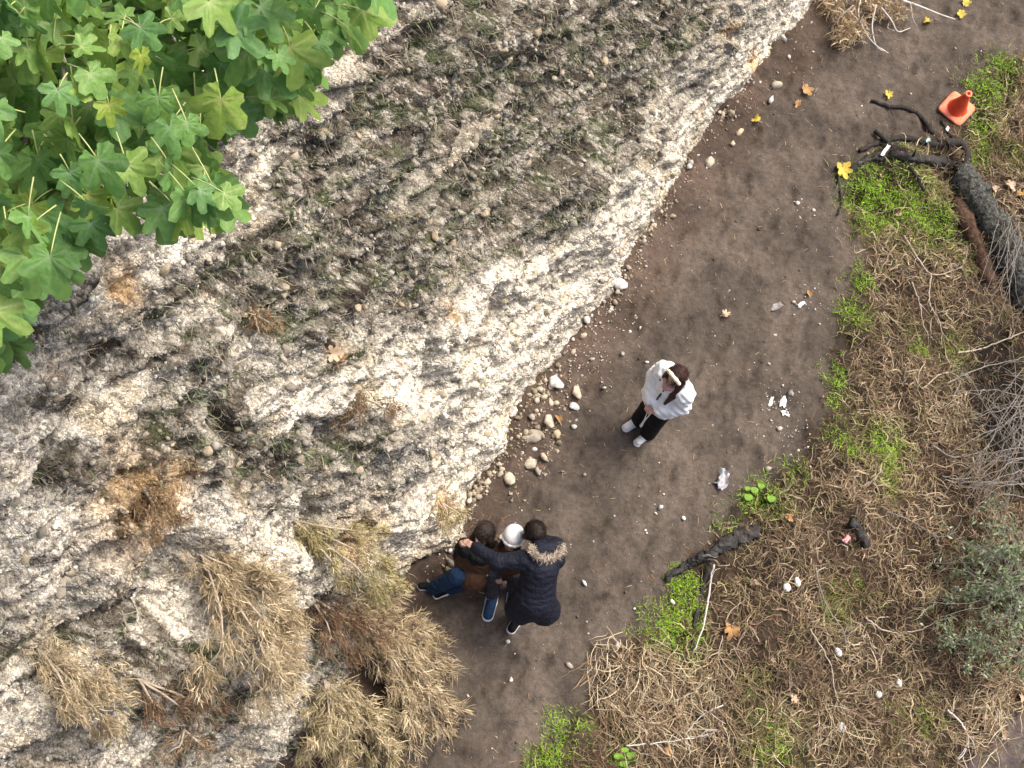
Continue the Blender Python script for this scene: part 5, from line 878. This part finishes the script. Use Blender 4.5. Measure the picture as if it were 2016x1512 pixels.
ST = [(1091, 757, 21, 18, 'paleStone', 'large white rock at the cliff foot, above the other loose stones', 20), (1133, 775, 14, 17, 'stone1', 'cream rock just right of the large white rock', 0), (1130, 803, 11, 10, 'paleStone', 'round cream rock below the cream rock', 0), (1078, 832, 15, 17, 'stone1', 'square tan rock in the middle of the loose stones', 0), (1048, 862, 24, 15, 'stone1', 'largest grey rock of the loose stones', 15), (1094, 855, 9, 16, 'stone1', 'narrow cream rock right of the largest grey rock', 0), (1052, 886, 10, 6, 'paleStone', 'small white rock below the largest grey rock', 0), (1070, 900, 10, 11, 'stone1', 'yellowish rock low in the loose stones', 0), (1045, 915, 14, 12, 'stone1', 'tan rock left of the yellowish rock', 30), (1058, 928, 8, 12, 'stone1', 'long yellowish rock at the bottom of the loose stones', 0), (1003, 945, 11, 14, 'stone1', 'tan rock close to the cliff at the lower loose stones', 0),
      (1045, 822, 8, 12, 'stone1', 'small upright rock by the cliff left of the square tan rock', 20), (1056, 810, 8, 6, 'stone1', 'small flat rock by the cliff above the upright rock', 0), (1128, 840, 9, 6, 'paleStone', 'small pale rock on the path side of the loose stones', 0), (1220, 562, 16, 14, 'paleStone', 'white rock jutting from the cliff foot beside the bare path', 0), (1155, 630, 10, 14, 'paleStone', 'pale upright rock at the cliff foot below the jutting rock', 20), (1395, 322, 12, 18, 'stone1', 'grey rock standing at the cliff foot halfway up', 10), (1355, 330, 8, 9, 'paleStone', 'white rock at the cliff foot left of the standing grey rock', 0), (1530, 170, 18, 10, 'stone1', 'flat grey rock near the curled orange leaf', 10), (1515, 200, 7, 14, 'paleStone', 'narrow white rock near the curled orange leaf', -20), (1455, 262, 12, 9, 'stone1', 'cream rock left of the yellow leaf in the upper path', 30), (1440, 285, 8, 8, 'stone1', 'small cream rock at the cliff foot in the upper path', 0),
      (915, 1081, 16, 13, 'stone1', 'grey mottled rock held against the cliff by the huddled people', -30), (998, 1263, 6, 6, 'paleStone', 'small white rock below the navy jacket', 0), (1215, 1273, 7, 9, 'paleStone', 'white rock at the grassy edge below the path', 0), (1323, 1185, 8, 7, 'paleStone', 'white rock on the green moss below the charred log', 0), (1600, 415, 6, 5, 'paleStone', 'white chip in the middle of the upper path', 0), (1568, 400, 8, 6, 'paleStone', 'pale chip left of the white chip in the upper path', 0), (1510, 925, 10, 7, 'stone1', 'cream flat stone at the path edge near the plastic bag', 20), (1300, 1000, 7, 5, 'paleStone', 'white flake on the path above the navy jacket', 30), (1345, 1020, 6, 7, 'paleStone', 'white diamond flake on the path right of the first flake', 45), (1150, 1148, 9, 5, 'paleStone', 'pale flat stone beside the navy jacket', -30), (1120, 1310, 10, 8, 'stone1', 'tan stone on the lower path', 0), (1272, 713, 6, 4, 'paleStone', 'pale oblong stone above the person in the white coat', 0)]
for px, py, rx, ry, mt, lab, an_ in ST: q = stone(px, py, rx, ry, mt, lab, 'loose_stone', 'stone', an_, 'loose stones on the path'); 
s, t = st(912, 1082); 
def scrap(name, px, py, sx, sy, ang, mat, label, cat, group=None, amp=.35, n=12, lift=.008):
    u_ = np.linspace(-1, 1, n); A_, B_ = np.meshgrid(u_, u_, indexing='ij'); sd_ = px % 97
    z = amp * (fbm(A_, B_, .7, 3, sd_) + .3); x = A_ * sx * (1 + .25 * fbm(A_ + 3, B_, .8, 2, sd_ + 5)); y = B_ * sy * (1 + .3 * fbm(A_, B_ + 3, .8, 2, sd_ + 9)) + .5 * sy * np.sin(A_ * 2 + sd_); c, s = math.cos(math.radians(ang)), math.sin(math.radians(ang))
    V = np.stack([x * c - y * s, x * s + y * c, (z - z.min()) * min(sx, sy) + lift], -1) ; p = G(px, py); o = mk(name, V.reshape(-1, 3), gridfaces(n, n), M[mat], None, label=label, cat=cat, group=group); o.location = p; return o
scrap('paper_scrap', 1545, 790, .09, .035, 65, 'paper', 'crumpled white tissue on the path near the mossy edge, right piece', 'litter', 'white scraps'); scrap('paper_scrap', 1517, 790, .07, .022, 60, 'paper', 'narrow white tissue strip left of the larger tissue', 'litter', 'white scraps'); scrap('paper_scrap', 1545, 815, .04, .03, 10, 'paper', 'small white tissue bit below the larger tissue', 'litter', 'white scraps')
scrap('plastic_bag', 1420, 945, .10, .06, 50, 'plastic', 'crumpled grey plastic bag on the path above the charred log', 'bag', amp=.6, n=16)
M['smokeplastic'] = m_noise('smoky_plastic', flat((.15, .14, .13), .25), 14, .35, .3, .01, spec=.5)
scrap('flat_wrapper', 1530, 602, .10, .035, 20, 'smokeplastic', 'smoky grey flattened wrapper in the middle of the path', 'wrapper'); scrap('paper_scrap', 1578, 600, .05, .022, 25, 'paper', 'white torn scrap right of the smoky wrapper', 'litter', 'white scraps')
M['pink'] = m_noise('pink_plastic', flat((.80, .28, .30), .1), 12, .5, .2, .01); scrap('pink_scrap', 1660, 1066, .045, .025, 50, 'pink', 'small pink scrap beside the dark stump', 'litter', lift=.10)
scrap('paper_scrap', 1740, 300, .09, .02, 60, 'paper', 'thin white strip of litter on the dark root mound', 'litter', 'white scraps', lift=.05); M['teal'] = m_noise('teal_plastic', flat((.30, .55, .55), .2), 14, .4, .2, .01); scrap('teal_scrap', 1822, 283, .03, .025, 0, 'teal', 'tiny pale teal scrap on the dark roots', 'litter', lift=.07); scrap('paper_scrap', 1862, 258, .03, .022, 30, 'paper', 'tiny white scrap below the cone', 'litter', 'white scraps', lift=.05)
